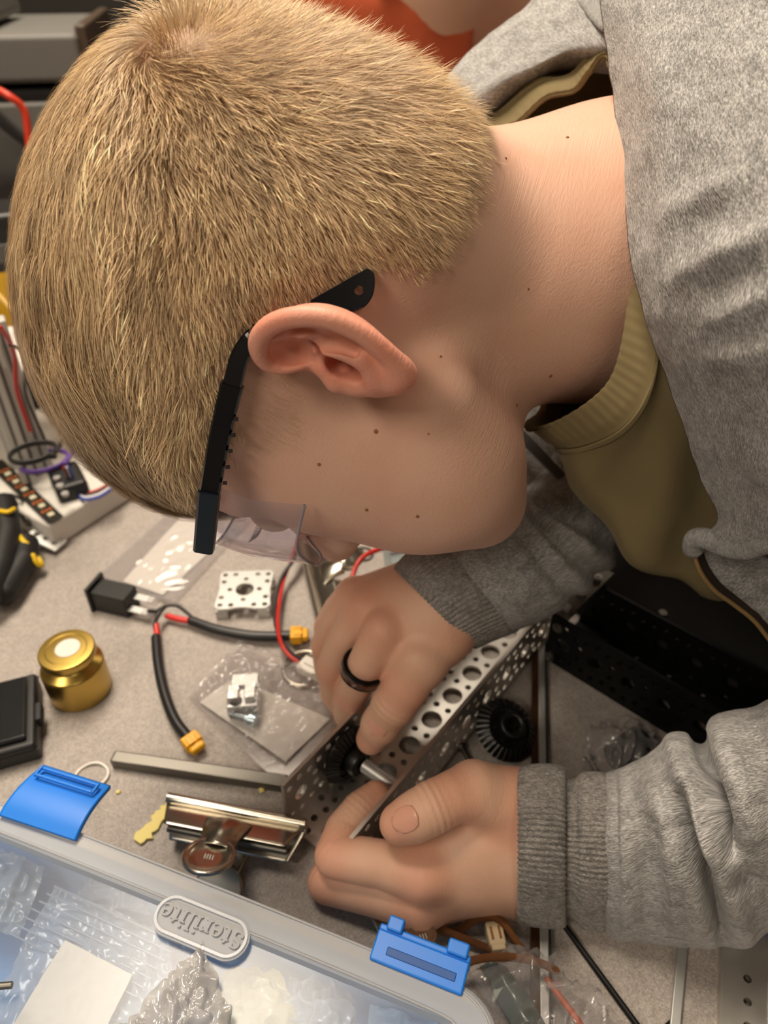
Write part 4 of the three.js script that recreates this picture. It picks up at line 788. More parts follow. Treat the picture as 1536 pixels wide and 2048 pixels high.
// ---------------------------------------------------------------- bevel gears
function gearGeo(r, teeth, bore) {
  const list = [lathe([[bore, 0], [r * 0.98, 0], [r, r * 0.10], [r * 0.72, r * 0.36], [r * 0.62, r * 0.34], [bore * 1.6, r * 0.22], [bore, r * 0.22], [bore, 0]], 60)];
  return { disc: list[0], tooth: () => { const l = []; for (let i = 0; i < teeth; i++) { const a = i / teeth * Math.PI * 2; const t = new THREE.CylinderGeometry(0.0011 * r / 0.018, 0.0019 * r / 0.018, r * 0.44, 4, 1); t.rotateY(Math.PI / 4); t.scale(0.75, 1, 1.15); t.rotateZ(Math.PI / 2 - 0.72); t.translate(r * 0.87, r * 0.26, 0); t.rotateY(a); l.push(t); } return l; } };
}
function bevelGear(name, label, pos, axis, r, mat) {
  const g = atW(name, label, 'gear', pos), q = new THREE.Quaternion().setFromUnitVectors(V(0, 1, 0), axis), G = gearGeo(r, 30, 0.004);
  part('disc', G.disc.applyQuaternion(q), mat, g);
  for (const t of G.tooth()) part('tooth', t.applyQuaternion(q), mat, g);
  part('hub', lathe([[0.004, r * 0.2], [0.0085, r * 0.2], [0.0085, r * 0.75], [0.0075, r * 0.8], [0.004, r * 0.8], [0.004, r * 0.2]], 32).applyQuaternion(q), mat, g);
  for (let k = 0; k < 6; k++) { const a = k / 6 * Math.PI * 2; part('bolt_boss', cyl(0.0016, 0.0015, Math.cos(a) * r * 0.42, r * 0.30, Math.sin(a) * r * 0.42, 10).applyQuaternion(q), blackPl, g); }
  return g;
}
const gearBlack = std({ color: 0x0e0d0d, roughness: 0.38 });
bevelGear('toothed_gear', 'black toothed gear inside the silver channel by the thumb', chAt(0.046, 0.0205, 0.0045), CH.z.clone().addScaledVector(V(0, 1, 0), 0.05).normalize(), 0.0172, gearBlack);
bevelGear('toothed_gear', 'black toothed gear lying loose on the table beside the striped rail', T(1008, 1462, 0.010), V(0.28, 0.9, 0.33).normalize(), 0.0185, gearBlack);
{ // hexagonal shaft from the hub to the near flange
  const a = chAt(0.046, 0.0215, 0.020), b = chAt(0.046, 0.0215, 0.0476), d = b.clone().sub(a), g = new THREE.CylinderGeometry(0.0042, 0.0042, d.length(), 6);
  g.applyQuaternion(new THREE.Quaternion().setFromUnitVectors(V(0, 1, 0), d.clone().normalize()));
  const s = single('hex_shaft', g, aluMatte, 'short silver hexagonal shaft between the gear hub and channel side', 'shaft'); s.position.copy(a.clone().add(b).multiplyScalar(0.5));
}
// ---------------------------------------------------------------- things on the table
{ // brass weight
  const g = atW('brass_weight', 'brass laboratory weight with a round white sticker on its knob', 'weight', T(163, 1378, 0));
  part('weight_body', lathe([[0, 0], [0.0190, 0], [0.0200, 0.0012], [0.0200, 0.0250], [0.0192, 0.0268], [0.0150, 0.0288], [0.0138, 0.0305], [0.0140, 0.0322], [0.0168, 0.0334], [0.0176, 0.0346], [0.0176, 0.0392], [0.0168, 0.0402], [0, 0.0402]], 64), brass, g);
  part('sticker', cyl(0.0078, 0.0003, 0.001, 0.0404, -0.0005, 32), paper, g);
  part('engraved_ring', new THREE.TorusGeometry(0.0128, 0.00035, 6, 48).rotateX(Math.PI / 2).translate(0, 0.0402, 0), brass, g);
}
{ // rocker switch with blade terminals
  const g = onTable('rocker_switch', 'black rocker switch with metal blade terminals lying on its side', 'switch', 240, 1215, 0, 330, 1236);
  part('housing', [box(0.030, 0.019, 0.017, -0.002, 0.0095, 0, 0.0012)], blackPl, g);
  part('bezel', box(0.003, 0.023, 0.021, -0.0170, 0.0115, 0, 0.0008), blackPl, g);
  part('rocker', box(0.004, 0.016, 0.013, -0.0195, 0.011, 0, 0.0015), blackMat, g);
  for (const [y, z] of [[0.012, -0.004], [0.008, 0.005]]) { const t = part('terminal', box(0.016, 0.0009, 0.006, 0.021, y, z, 0.0003), aluMatte, g); part('sleeve', box(0.008, 0.004, 0.0075, 0.029, y, z, 0.001), film, t); }
}
function bag(name, label, corners, o = {}) { // a flat film bag through four pixel corners, wrinkled, with an optional paper inside
  const h = o.h ?? 0.003, P = corners.map(([x, y, z]) => T(x, y, z ?? h)), c = P[0].clone().add(P[2]).multiplyScalar(0.5);
  const g = atW(name, label, 'bag', c, o.group);
  const rows = (k) => [0, 0.33, 0.66, 1].map((v) => [0, 0.33, 0.66, 1].map((u) => { const p = P[0].clone().lerp(P[1], u).lerp(P[3].clone().lerp(P[2], u), v); const e = Math.sin(Math.PI * u) * Math.sin(Math.PI * v); p.y += k * e + 0.0004; return p; }));
  const sc = o.scale ?? 90, am = o.amp ?? 0.0016;
  const wr = (s) => (u, v, p) => am * (1.2 - 1.6 * Math.abs(noise(p.x * sc + s, p.z * sc, 1.7)) + 0.6 * (1 - 2 * Math.abs(noise(p.x * sc * 2.1 + p.z * sc, p.z * sc * 2.3 + s, 4.2)))) * Math.min(1, 6 * Math.min(u, 1 - u, v, 1 - v) + 0.15);
  part('film', rel(sheet(rows(o.puff ?? 0.005), o.n ?? 60, o.n ?? 60, { disp: wr(3), flip: true }), g), o.mat ?? film, g);
  part('film', rel(sheet(rows(0).map((r) => r.map((p) => p.clone().setY(p.y - h + 0.0005))), 12, 12, { flip: true }), g), o.mat ?? film, g);
  if (o.zip) { const a = P[o.zip[0]], b = P[o.zip[1]], d = P[(o.zip[0] + 3) % 4].clone().sub(a).normalize().multiplyScalar(0.008); part('zip_strip', rel(merge([rod(a.clone().add(d).setY(a.y + 0.001), b.clone().add(d).setY(b.y + 0.001), 0.0007, 6), rod(a.clone().addScaledVector(d, 1.3).setY(a.y + 0.001), b.clone().addScaledVector(d, 1.3).setY(b.y + 0.001), 0.0005, 6)]), g), o.zipMat ?? film, g); }
  if (o.paper) { const Q = o.paper.map(([x, y]) => T(x, y, h)); const rp = [0, 0.5, 1].map((v) => [0, 0.5, 1].map((u) => Q[0].clone().lerp(Q[1], u).lerp(Q[3].clone().lerp(Q[2], u), v).add(V(0, -h * 0.5 + 0.0006 * Math.sin(3 * u + 2 * v), 0)))); part('paper_label', rel(sheet(rp, 10, 10, { thick: 0.0003, flip: true }), g), paper, g); }
  return g;
}
bag('zip_bag', 'clear zip bag with a white paper label near the rocker switch', [[190, 1150], [375, 985], [500, 1040], [348, 1206]], { paper: [[245, 1160], [372, 1020], [450, 1070], [325, 1188]], puff: 0.004, zip: [0, 3], amp: 0.001, scale: 60 });
{ // square pattern plate
  const g = onTable('pattern_plate', 'square silver plate with round holes and bent feet', 'metal plate', 490, 1182, 0.0085, 560, 1180);
  const a = 0.0205, sh = new THREE.Shape(), r = 0.0045;
  sh.moveTo(-a + r, -a); sh.lineTo(-0.010, -a); sh.quadraticCurveTo(0, -a + 0.0035, 0.010, -a); sh.lineTo(a - r, -a); sh.absarc(a - r, -a + r, r, -Math.PI / 2, 0); sh.lineTo(a - 0.0015, 0); sh.lineTo(a, a - r); sh.absarc(a - r, a - r, r, 0, Math.PI / 2); sh.lineTo(-a + r, a); sh.absarc(-a + r, a - r, r, Math.PI / 2, Math.PI); sh.lineTo(-a + 0.0015, 0); sh.lineTo(-a, -a + r); sh.absarc(-a + r, -a + r, r, Math.PI, 1.5 * Math.PI);
  const hl = (x, y, q) => { const p = new THREE.Path(); p.absarc(x, y, q, 0, 2 * Math.PI, true); sh.holes.push(p); };
  hl(0, 0, 0.007);
  for (const sx of [-1, 1]) for (const sy of [-1, 1]) { hl(sx * 0.0165, sy * 0.0165, 0.0021); hl(sx * 0.0085, sy * 0.0165, 0.0021); hl(sx * 0.0165, sy * 0.0085, 0.0021); }
  for (const [x, y] of [[0, 0.0112], [0, -0.0112], [0.0112, 0], [-0.0112, 0]]) hl(x, y, 0.002);
  part('plate', new THREE.ExtrudeGeometry(sh, { depth: 0.0018, bevelEnabled: true, bevelSize: 0.0002, bevelThickness: 0.0002, bevelSegments: 1, curveSegments: 8 }).rotateX(-Math.PI / 2), aluMatte, g);
  for (const s of [-1, 1]) part('foot', [box(0.009, 0.0085, 0.0018, s * 0.0155, -0.0042, 0.0200, 0.0006), box(0.009, 0.0085, 0.0018, s * 0.0155, -0.0042, -0.0200, 0.0006)], aluMatte, g);
}
const PT = (list) => list.map(([x, y, h]) => T(x, y, h));
{ // switch lead with two yellow plugs
  const c = T(340, 1225, 0.004), g = atW('switch_lead', 'black sleeved lead with red shrink tube ending in two yellow plugs', 'cable', c);
  part('wire', rel(tube(PT([[297, 1222, 0.010], [312, 1222, 0.012], [330, 1213, 0.012], [352, 1211, 0.012], [372, 1224, 0.009], [392, 1243, 0.005]]), 0.0013, 40), g), wireBlack, g);
  part('wire', rel(tube(PT([[330, 1213, 0.012], [318, 1228, 0.012], [310, 1248, 0.009], [313, 1272, 0.006]]), 0.0015, 30), g), wireBlack, g);
  part('shrink_tube', rel(tube(PT([[312, 1250, 0.008], [315, 1276, 0.006]]), 0.0023, 8), g), redPl, g);
  part('shrink_tube', rel(tube(PT([[335, 1232, 0.006], [362, 1239, 0.006], [386, 1242, 0.006]]), 0.0023, 12), g), redPl, g);
  part('sleeving', rel(tube(PT([[312, 1276, 0.006], [316, 1325, 0.006], [330, 1390, 0.006], [352, 1444, 0.006], [378, 1478, 0.006]]), 0.0036, 50), g), wireBlack, g);
  part('sleeving', rel(tube(PT([[384, 1242, 0.006], [430, 1258, 0.006], [500, 1271, 0.006], [545, 1273, 0.006], [588, 1271, 0.007]]), 0.0037, 50), g), wireBlack, g);
  for (const [a, b, n] of [[T(376, 1474, 0.006), T(404, 1506, 0.006)], [T(580, 1271, 0.007), T(614, 1269, 0.007)]]) {
    const f = frame(a, b), p = part('plug', rel(f.put(merge([box(0.0085, 0.008, 0.0115, 0.0045, 0, 0, 0.0012), box(0.0055, 0.0055, 0.010, 0.0105, 0, 0, 0.0018)])), g), yellowPl, g);
    part('plug_rib', rel(f.put(merge([box(0.006, 0.0012, 0.0035, 0.006, 0.0042, 0.002, 0.0003), box(0.006, 0.0012, 0.0012, 0.006, 0.0042, -0.003, 0.0003)])), g), yellowPl, p);
  }
}
{ // twin lead with white plug
  const g = atW('battery_lead', 'twisted red and black lead with a white two pin plug', 'cable', T(565, 1290, 0.004));
  const path = [[600, 1075, 0.02], [585, 1120, 0.016], [568, 1150, 0.012], [556, 1195, 0.010], [553, 1245, 0.010], [566, 1290, 0.012], [588, 1315, 0.012], [606, 1327, 0.012]];
  const tw = (ph) => { const c = new THREE.CatmullRomCurve3(PT(path)), o = []; for (let i = 0; i <= 40; i++) { const t = i / 40, p = c.getPoint(t), a = t * 7 + ph; o.push(p.add(V(Math.cos(a) * 0.0016, Math.sin(a) * 0.0012, Math.sin(a) * 0.0014))); } return o; };
  part('wire', rel(tube(tw(0), 0.0015, 90, 8), g), wireBlack, g); part('wire', rel(tube(tw(Math.PI), 0.0015, 90, 8), g), wireRed, g);
  const f = frame(T(600, 1325, 0.011), T(648, 1350, 0.011));
  const p = part('plug', rel(f.put(merge([box(0.014, 0.007, 0.012, 0.008, 0, 0, 0.0012), box(0.004, 0.008, 0.010, 0.0165, 0, 0, 0.0006)])), g), whitePl, g);
  part('latch_tab', rel(f.put(box(0.009, 0.0015, 0.003, 0.009, 0.0042, 0, 0.0004)), g), whitePl, p);
}
// bulldog clips: x along the jaw, z to the handles
function bulldog(name, label, pos, rotY, jaw, dish, scale = 1) {
  const g = thing(name, label, 'clip', pos, rotY, 'metal bulldog clips'), s = scale;
  const plate = (sgn) => { const sh = []; const n = 8; for (let j = 0; j <= n; j++) { const v = j / n, r = []; for (let i = 0; i <= 6; i++) { const u = i / 6; r.push(V((u - 0.5) * jaw * (1 - 0.16 * v), (0.009 + sgn * (0.0015 + 0.0075 * Math.pow(v, 0.8))) * s, (0.003 + 0.016 * v) * s)); } sh.push(r); } return sheet(sh, 24, 10, { thick: 0.0009 * s, flip: sgn > 0 }); };
  for (const sgn of [1, -1]) {
    part('jaw', merge([plate(sgn), rod(V(-jaw / 2, (0.009 + sgn * 0.003) * s, 0.002 * s), V(jaw / 2, (0.009 + sgn * 0.003) * s, 0.002 * s), 0.0030 * s, 14)]), nickel, g);
    const hr = []; for (let j = 0; j <= 6; j++) { const v = j / 6, w = lerp(0.013, 0.0095, v) * s, z = (0.010 + 0.018 * v) * s, y = (0.009 + sgn * (0.010 + 0.006 * v * (2 - v))) * s; hr.push([-1, -0.6, 0, 0.6, 1].map((u) => V(u * w, y - sgn * (u * u) * 0.004 * s, z))); }
    const h = part('handle', sheet(hr, 16, 12, { thick: 0.0009 * s, flip: sgn > 0 }), nickel, g);
    const dz = 0.036 * s, dy = (0.009 + sgn * 0.0165) * s, d = lathe([[0, 0.0002], [dish * 0.42, 0.0002], [dish * 0.72, 0.0002], [dish * 0.80, 0.0018], [dish * 0.93, 0.0026], [dish, 0.0016], [dish, 0.0004], [dish * 0.9, -0.0006], [0, -0.0006]], 40);
    if (sgn < 0) d.rotateX(Math.PI); part('thumb_disc', d.rotateX(-0.42 * sgn).translate(0, dy, dz), nickel, h);
    if (sgn > 0) part('stamp', [-1.5, -0.5, 0.5, 1.5].map((k) => box(0.0007, 0.0004, 0.003, k * 0.0014, dy + 0.0005, dz, 0)), steel, h);
  }
  part('spring', [rod(V(-jaw * 0.42, 0.009 * s, 0.017 * s), V(jaw * 0.42, 0.009 * s, 0.017 * s), 0.0022 * s, 12)], steel, g);
  return g;
}
{ const a = T(338, 1604, 0.012), b = T(590, 1652, 0.012); bulldog('bulldog_clip', 'nickel bulldog clip with round thumb discs beside the yellow glue strip', a.clone().lerp(b, 0.56).setY(TABLE + 0.008), Math.atan2(-(b.z - a.z), b.x - a.x), 0.080, 0.0135, 1.0); }
{ const b = T(598, 1100, 0.01), a = T(640, 1275, 0.01); bulldog('bulldog_clip', 'nickel bulldog clip standing between the twin lead and the ringed hand', a.clone().lerp(b, 0.5).setY(TABLE + 0.010), Math.atan2(-(b.z - a.z), b.x - a.x), 0.088, 0.0110, 0.95); }
{ const a = T(780, 1862, 0.004), b = T(880, 1830, 0.004); bulldog('bulldog_clip', 'nickel bulldog clip half hidden below the left fist', a.clone().lerp(b, 0.35).setY(TABLE + 0.001).add(V(0, 0, -0.010)), Math.atan2(-(b.z - a.z), b.x - a.x), 0.040, 0.0075, 0.62); }
{ // key ring behind the white plug
  const c = T(610, 1340, 0.0015); const s = single('split_ring', merge([new THREE.TorusGeometry(0.015, 0.0011, 8, 48).rotateX(Math.PI / 2), new THREE.TorusGeometry(0.0148, 0.0009, 8, 48).rotateX(Math.PI / 2 + 0.03).translate(0, 0.002, 0)]), nickel, 'shiny metal split ring under the white two pin plug', 'ring'); s.position.copy(c);
}
{ // bag with bearing block and bolt
  const g = bag('zip_bag', 'crumpled clear bag holding a grey bearing block and bolt', [[372, 1385], [478, 1282], [720, 1385], [566, 1566]], { paper: [[398, 1398], [470, 1350], [660, 1430], [570, 1518]], puff: 0.012, amp: 0.0045, scale: 75, n: 90, h: 0.006 });
  const b = onTable('bearing_block', 'grey metal pillow block inside the crumpled clear bag', 'metal block', 490, 1400, 0.006, 560, 1395);
  part('block', [box(0.020, 0.010, 0.020, 0, 0.005, 0.003, 0.001), box(0.018, 0.009, 0.010, 0.001, 0.0085, -0.0065, 0.001)], aluMatte, b);
  part('clamp_ear', [box(0.007, 0.006, 0.011, -0.0058, 0.0115, 0.004, 0.0006), box(0.007, 0.006, 0.011, 0.0048, 0.0115, 0.004, 0.0006)], aluMatte, b);
  part('bore', cyl(0.004, 0.0004, -0.004, 0.0102, 0.0085, 20), blackMat, b);
  const f = onTable('hex_bolt', 'zinc plated bolt beside the grey block in the bag', 'bolt', 462, 1428, 0.009, 510, 1442);
  part('shank', rod(V(0, 0, 0), V(0.013, 0, 0), 0.0024, 12), std({ color: 0x9fb4bd, metalness: 1, roughness: 0.3 }), f); part('head', rod(V(0.013, 0, 0), V(0.0175, 0, 0), 0.0045, 12), std({ color: 0x9fb4bd, metalness: 1, roughness: 0.3 }), f);
  const th = []; for (let k = 0; k < 9; k++) th.push(new THREE.TorusGeometry(0.0024, 0.00035, 5, 14).rotateY(Math.PI / 2).translate(0.001 + k * 0.0011, 0, 0)); part('thread', th, steel, f);
}
{ // steel bar
  const a = T(228, 1518, 0.0042), b = T(575, 1568, 0.0042), f = frame(a, b), g = atW('steel_bar', 'grey square steel bar lying above the bulldog clip', 'metal bar', a);
  part('bar', rel(f.put(box(f.len, 0.008, 0.008, f.len / 2, 0, 0, 0.0012)), g), steel, g); part('end_face', rel(f.put(box(0.0006, 0.0062, 0.0062, -0.0002, 0, 0)), g), std({ color: 0x55534f, metalness: 0.8, roughness: 0.5 }), g);
}
{ // glue strip and crumbs
  const ps = [], n = 16, A = T(277, 1684, 0.0015), B = T(352, 1600, 0.0015), f = frame(A, B);
  for (let i = 0; i <= n; i++) ps.push(new THREE.Vector2(f.len * i / n, 0.0036 + 0.0022 * noise(i * 1.3, 1, 2)));
  for (let i = n; i >= 0; i--) ps.push(new THREE.Vector2(f.len * i / n, -0.0034 + 0.0020 * noise(i * 1.3, 5, 3)));
  const glue = std({ color: 0xd9c878, roughness: 0.6 });
  const s = single('glue_strip', f.put(new THREE.ExtrudeGeometry(new THREE.Shape(ps), { depth: 0.0012, bevelEnabled: true, bevelSize: 0.0004, bevelThickness: 0.0004, bevelSegments: 2 }).rotateX(-Math.PI / 2).translate(0, -0.0011, 0)).translate(-A.x, -A.y, -A.z), glue, 'ragged strip of dried yellow glue beside the clip jaw', 'glue strip'); s.position.copy(A);
  for (const [x, y, r, l] of [[236, 1584, 0.0013, 'tiny yellow glue crumb near the thin white loop'], [523, 1578, 0.0022, 'yellow glue crumb beside the steel bar'], [52, 1408, 0.0009, 'pale crumb between the brass weight and black case']]) { const c = new THREE.IcosahedronGeometry(r, 1); const q = c.attributes.position; for (let i = 0; i < q.count; i++) { const k = 1 + 0.35 * noise(q.getX(i) * 900 + x, q.getY(i) * 900, q.getZ(i) * 900); q.setXYZ(i, q.getX(i) * k, q.getY(i) * 0.6 * k, q.getZ(i) * k); } c.computeVertexNormals(); const o = single('glue_crumb', c, glue, l, 'crumb'); o.position.copy(T(x, y, r * 0.6)); }
}
{ // thin loop behind the blue latch
  const c = T(183, 1552, 0.0010), pts = []; for (let i = 0; i < 24; i++) { const a = i / 24 * Math.PI * 2; pts.push(V(Math.cos(a) * 0.0098, 0.0004 * Math.sin(a * 3), Math.sin(a) * 0.0088)); }
  const s = single('rubber_loop', new THREE.TubeGeometry(new THREE.CatmullRomCurve3(pts, true), 60, 0.0009, 8, true), whitePl, 'thin white elastic loop behind the open blue latch', 'loop'); s.position.copy(c);
}
{ // black case at the edge
  const c = T(70, 1500, 0), g = thing('black_case', 'black plastic case with glossy lid beside the brass weight', 'case', c.clone().add(V(-0.028, 0, -0.012)), 0.35);
  part('case_body', box(0.090, 0.016, 0.060, -0.018, 0.008, 0, 0.003), blackPl, g); part('lid', box(0.080, 0.004, 0.050, -0.018, 0.018, 0, 0.0015), phy({ color: 0x1a1b1d, roughness: 0.2, clearcoat: 0.5 }), g);
  part('seam', box(0.0905, 0.0008, 0.0605, -0.018, 0.011, 0), blackMat, g); part('clasp', box(0.004, 0.008, 0.014, 0.028, 0.012, 0.004, 0.001), blackMat, g);
}
{ // brass-toned rail running along the table towards the viewer
  const a = T(1076, 1285, 0.003), b = T(1080, 2100, 0.003), f = frame(a, b), g = atW('flat_rail', 'long narrow rail with dark and bright stripes lying along the table', 'metal rail', a);
  part('bright_strip', rel(f.put(box(f.len, 0.006, 0.0045, f.len / 2, 0, -0.0020, 0.0006)), g), aluMatte, g);
  part('dark_strip', rel(f.put(box(f.len, 0.0056, 0.0042, f.len / 2, 0, 0.0024, 0.0006)), g), std({ color: 0x4a2f1a, metalness: 0.6, roughness: 0.3 }), g);
  part('edge', rel(f.put(box(f.len, 0.005, 0.0012, f.len / 2, -0.0004, -0.0049)), g), blackMat, g);
}
{ // screws
  for (const [x0, y0, x1, y1, l] of [[925, 1498, 952, 1545, 'small steel screw beside the loose black gear'], [1180, 1520, 1196, 1550, 'small screw near the clear crumpled wrap']]) {
    const a = T(x0, y0, 0.003), b = T(x1, y1, 0.0022), g = atW('machine_screw', l, 'screw', a); const f = frame(a, b);
    part('shank', rel(rod(a, b, 0.0016, 10), g), steel, g); part('head', rel(f.put(new THREE.CylinderGeometry(0.0031, 0.0027, 0.0026, 14).rotateZ(Math.PI / 2).translate(-0.001, 0, 0)), g), steel, g);
  }
}
{ // wrap with a dark roller next to the sleeve
  bag('plastic_wrap', 'crumpled clear wrap around a dark roller by the sleeve', [[1160, 1560], [1175, 1480], [1300, 1450], [1310, 1560]], { puff: 0.016, amp: 0.006, scale: 110, n: 60, h: 0.004 });
  const r = single('dark_roller', lathe([[0, -0.012], [0.009, -0.012], [0.0100, -0.011], [0.0100, 0.011], [0.009, 0.012], [0, 0.012]], 32).rotateZ(Math.PI / 2).rotateY(0.6), std({ color: 0x1b1917, roughness: 0.25 }), 'dark glossy roller inside the crumpled clear wrap', 'roller'); r.position.copy(T(1258, 1500, 0.0105));
}
{ // motor lead and white cap below the chin
  const s = single('red_wire', tube(PT([[704, 1200, 0.03], [706, 1150, 0.035], [722, 1118, 0.04], [760, 1098, 0.04], [800, 1090, 0.04]]), 0.0019, 50).translate(...T(704, 1200, 0.03).negate().toArray()), wireRed, 'thick red wire curving up behind the ringed hand', 'wire'); s.position.copy(T(704, 1200, 0.03));
  const m = onTable('motor', 'cylindrical motor with a white end cap behind the cuff', 'motor', 795, 1120, 0.019, 900, 1105);
  part('case', rod(V(0.006, 0, 0), V(0.055, 0, 0), 0.018, 32), blackPl, m); part('end_cap', rod(V(-0.008, 0, 0), V(0.007, 0, 0), 0.0172, 32), std({ color: 0xb9c8cc, roughness: 0.35 }), m);
  const rg = single('o_ring', new THREE.TorusGeometry(0.008, 0.0008, 8, 40).rotateX(Math.PI / 2), blackMat, 'thin black ring on the table by the red wire', 'ring'); rg.position.copy(T(726, 1108, 0.001));
}
// ---------------------------------------------------------------- lower right: cord, plug, bag, hex key, bars
{
  const cordMat = std({ color: 0xb0703a, roughness: 0.85, bumpMap: texGray(64, (u, v) => 0.5 + 0.5 * Math.sin((u * 8 + v * 8) * 2 * Math.PI), [60, 3]), bumpScale: 0.0004 });
  const cd = atW('orange_lanyard', 'braided orange lanyard looping out from under the fist', 'lanyard', T(865, 1842, 0.012));
  for (const l of [[[865, 1842, 0.012], [882, 1862, 0.006], [915, 1862, 0.004], [950, 1840, 0.008], [985, 1834, 0.010], [1010, 1850, 0.010], [1030, 1880, 0.006], [1055, 1910, 0.003]], [[885, 1858, 0.010], [930, 1878, 0.006], [985, 1900, 0.004]], [[905, 1938, 0.014], [950, 1920, 0.018], [1000, 1914, 0.020], [1050, 1918, 0.020], [1090, 1930, 0.016], [1112, 1942, 0.012]]]) part('strand', rel(tube(PT(l), 0.0019, 70, 10), cd), cordMat, cd);
  const pl = onTable('ivory_plug', 'ivory plastic plug between two orange cords', 'plug', 990, 1872, 0.006, 1020, 1868);
  part('shell', [box(0.0085, 0.008, 0.0115, 0, 0, 0, 0.001), box(0.007, 0.004, 0.003, 0, 0.002, 0.0065, 0.0008)], std({ color: 0xcdb995, roughness: 0.5 }), pl); part('slot', [box(0.0012, 0.0006, 0.006, -0.002, 0.0042, 0), box(0.0012, 0.0006, 0.006, 0.002, 0.0042, 0)], std({ color: 0x8a5a2a, roughness: 0.6 }), pl);
  const bagG = bag('parts_bag', 'crumpled clear parts bag beside the plastic box corner', [[935, 1950], [1030, 1895], [1290, 2075], [1080, 2140]], { puff: 0.018, amp: 0.006, scale: 80, n: 80, h: 0.006 });
  const gr = single('green_pouch', sheet([[960, 1935], [990, 1990], [1030, 2060]].map(([x, y]) => [[0, 0], [28, -14], [58, -6]].map(([dx, dy], i) => T(x + dx, y + dy, i === 1 ? 0.011 : 0.006))), 20, 20, { thick: 0.003, flip: true, disp: (u, v, p) => 0.002 * noise(p.x * 140, p.z * 140, 2) }), phy({ color: 0x56635e, roughness: 0.3, clearcoat: 0.4 }), 'dark green pouch inside the clear parts bag', 'pouch');
  const rw = PT([[1095, 1960, 0.012], [1125, 2000, 0.012], [1155, 2040, 0.012], [1180, 2080, 0.01]]), rs = single('red_lead', tube(rw, 0.0016, 30, 8).translate(...rw[0].clone().negate().toArray()), std({ color: 0xb0512c, roughness: 0.5 }), 'thin reddish lead inside the clear parts bag', 'wire'); rs.position.copy(rw[0]);
  const k0 = T(1130, 1853, 0.0016), k1 = T(1300, 2085, 0.0016), hk = new THREE.CylinderGeometry(0.0016, 0.0016, k0.distanceTo(k1), 6).applyQuaternion(new THREE.Quaternion().setFromUnitVectors(V(0, 1, 0), k1.clone().sub(k0).normalize()));
  const key = atW('hex_key', 'thin black hex key lying below the left sleeve', 'hex key', k0); part('long_arm', hk.translate((k1.x - k0.x) / 2, (k1.y - k0.y) / 2, (k1.z - k0.z) / 2), blackAno, key); { const e = k1.clone().sub(k0); part('short_arm', rod(e, e.clone().add(V(0.016, 0, -0.010)), 0.0016, 6), blackAno, key); }
  const f1 = frame(T(1368, 1860, 0.002), T(1343, 2120, 0.002)), b1 = atW('thin_bar', 'thin flat silver bar with rounded end near the hex key', 'metal bar', f1.o); part('bar', rel(f1.put(box(f1.len, 0.003, 0.0048, f1.len / 2, 0, 0, 0.0006)), b1), aluMatte, b1); part('end_eye', rel(f1.put(cyl(0.0042, 0.0034, 0.062, 0.0003, 0, 20)), b1), aluMatte, b1);
  const f2 = frame(T(1488, 1838, 0.003), T(1488, 2120, 0.003)), L = f2.len, b2 = atW('perforated_bar', 'wide flat silver bar with a row of holes beside the sleeve', 'metal bar', f2.o);
  const sh = new THREE.Shape([new THREE.Vector2(0, -0.0105), new THREE.Vector2(L, -0.0105), new THREE.Vector2(L, 0.0105), new THREE.Vector2(0, 0.0105)]); for (let x = 0.030; x < L - 0.005; x += 0.0105) { const q = new THREE.Path(); q.absarc(x, 0.001, 0.0019, 0, 2 * Math.PI, true); sh.holes.push(q); }
  part('bar', rel(f2.put(new THREE.ExtrudeGeometry(sh, { depth: 0.002, bevelEnabled: false, curveSegments: 8 }).rotateX(-Math.PI / 2)), b2), alu, b2);
  part('side_lip', rel(f2.put(merge([box(L, 0.006, 0.0012, L / 2, 0, 0.0105), box(L, 0.006, 0.0012, L / 2, 0, -0.0105)])), b2), alu, b2);
  const cl = onTable('blue_latch_tab', 'small blue plastic tab at the bar end by the sleeve', 'tab', 1520, 1826, 0.012, 1560, 1840); part('tab', box(0.022, 0.006, 0.008, 0, 0, 0, 0.0015), std({ color: 0x1c4f9c, roughness: 0.4 }), cl); part('post', box(0.004, 0.012, 0.004, 0.002, -0.006, 0, 0.0008), blackPl, cl);
}
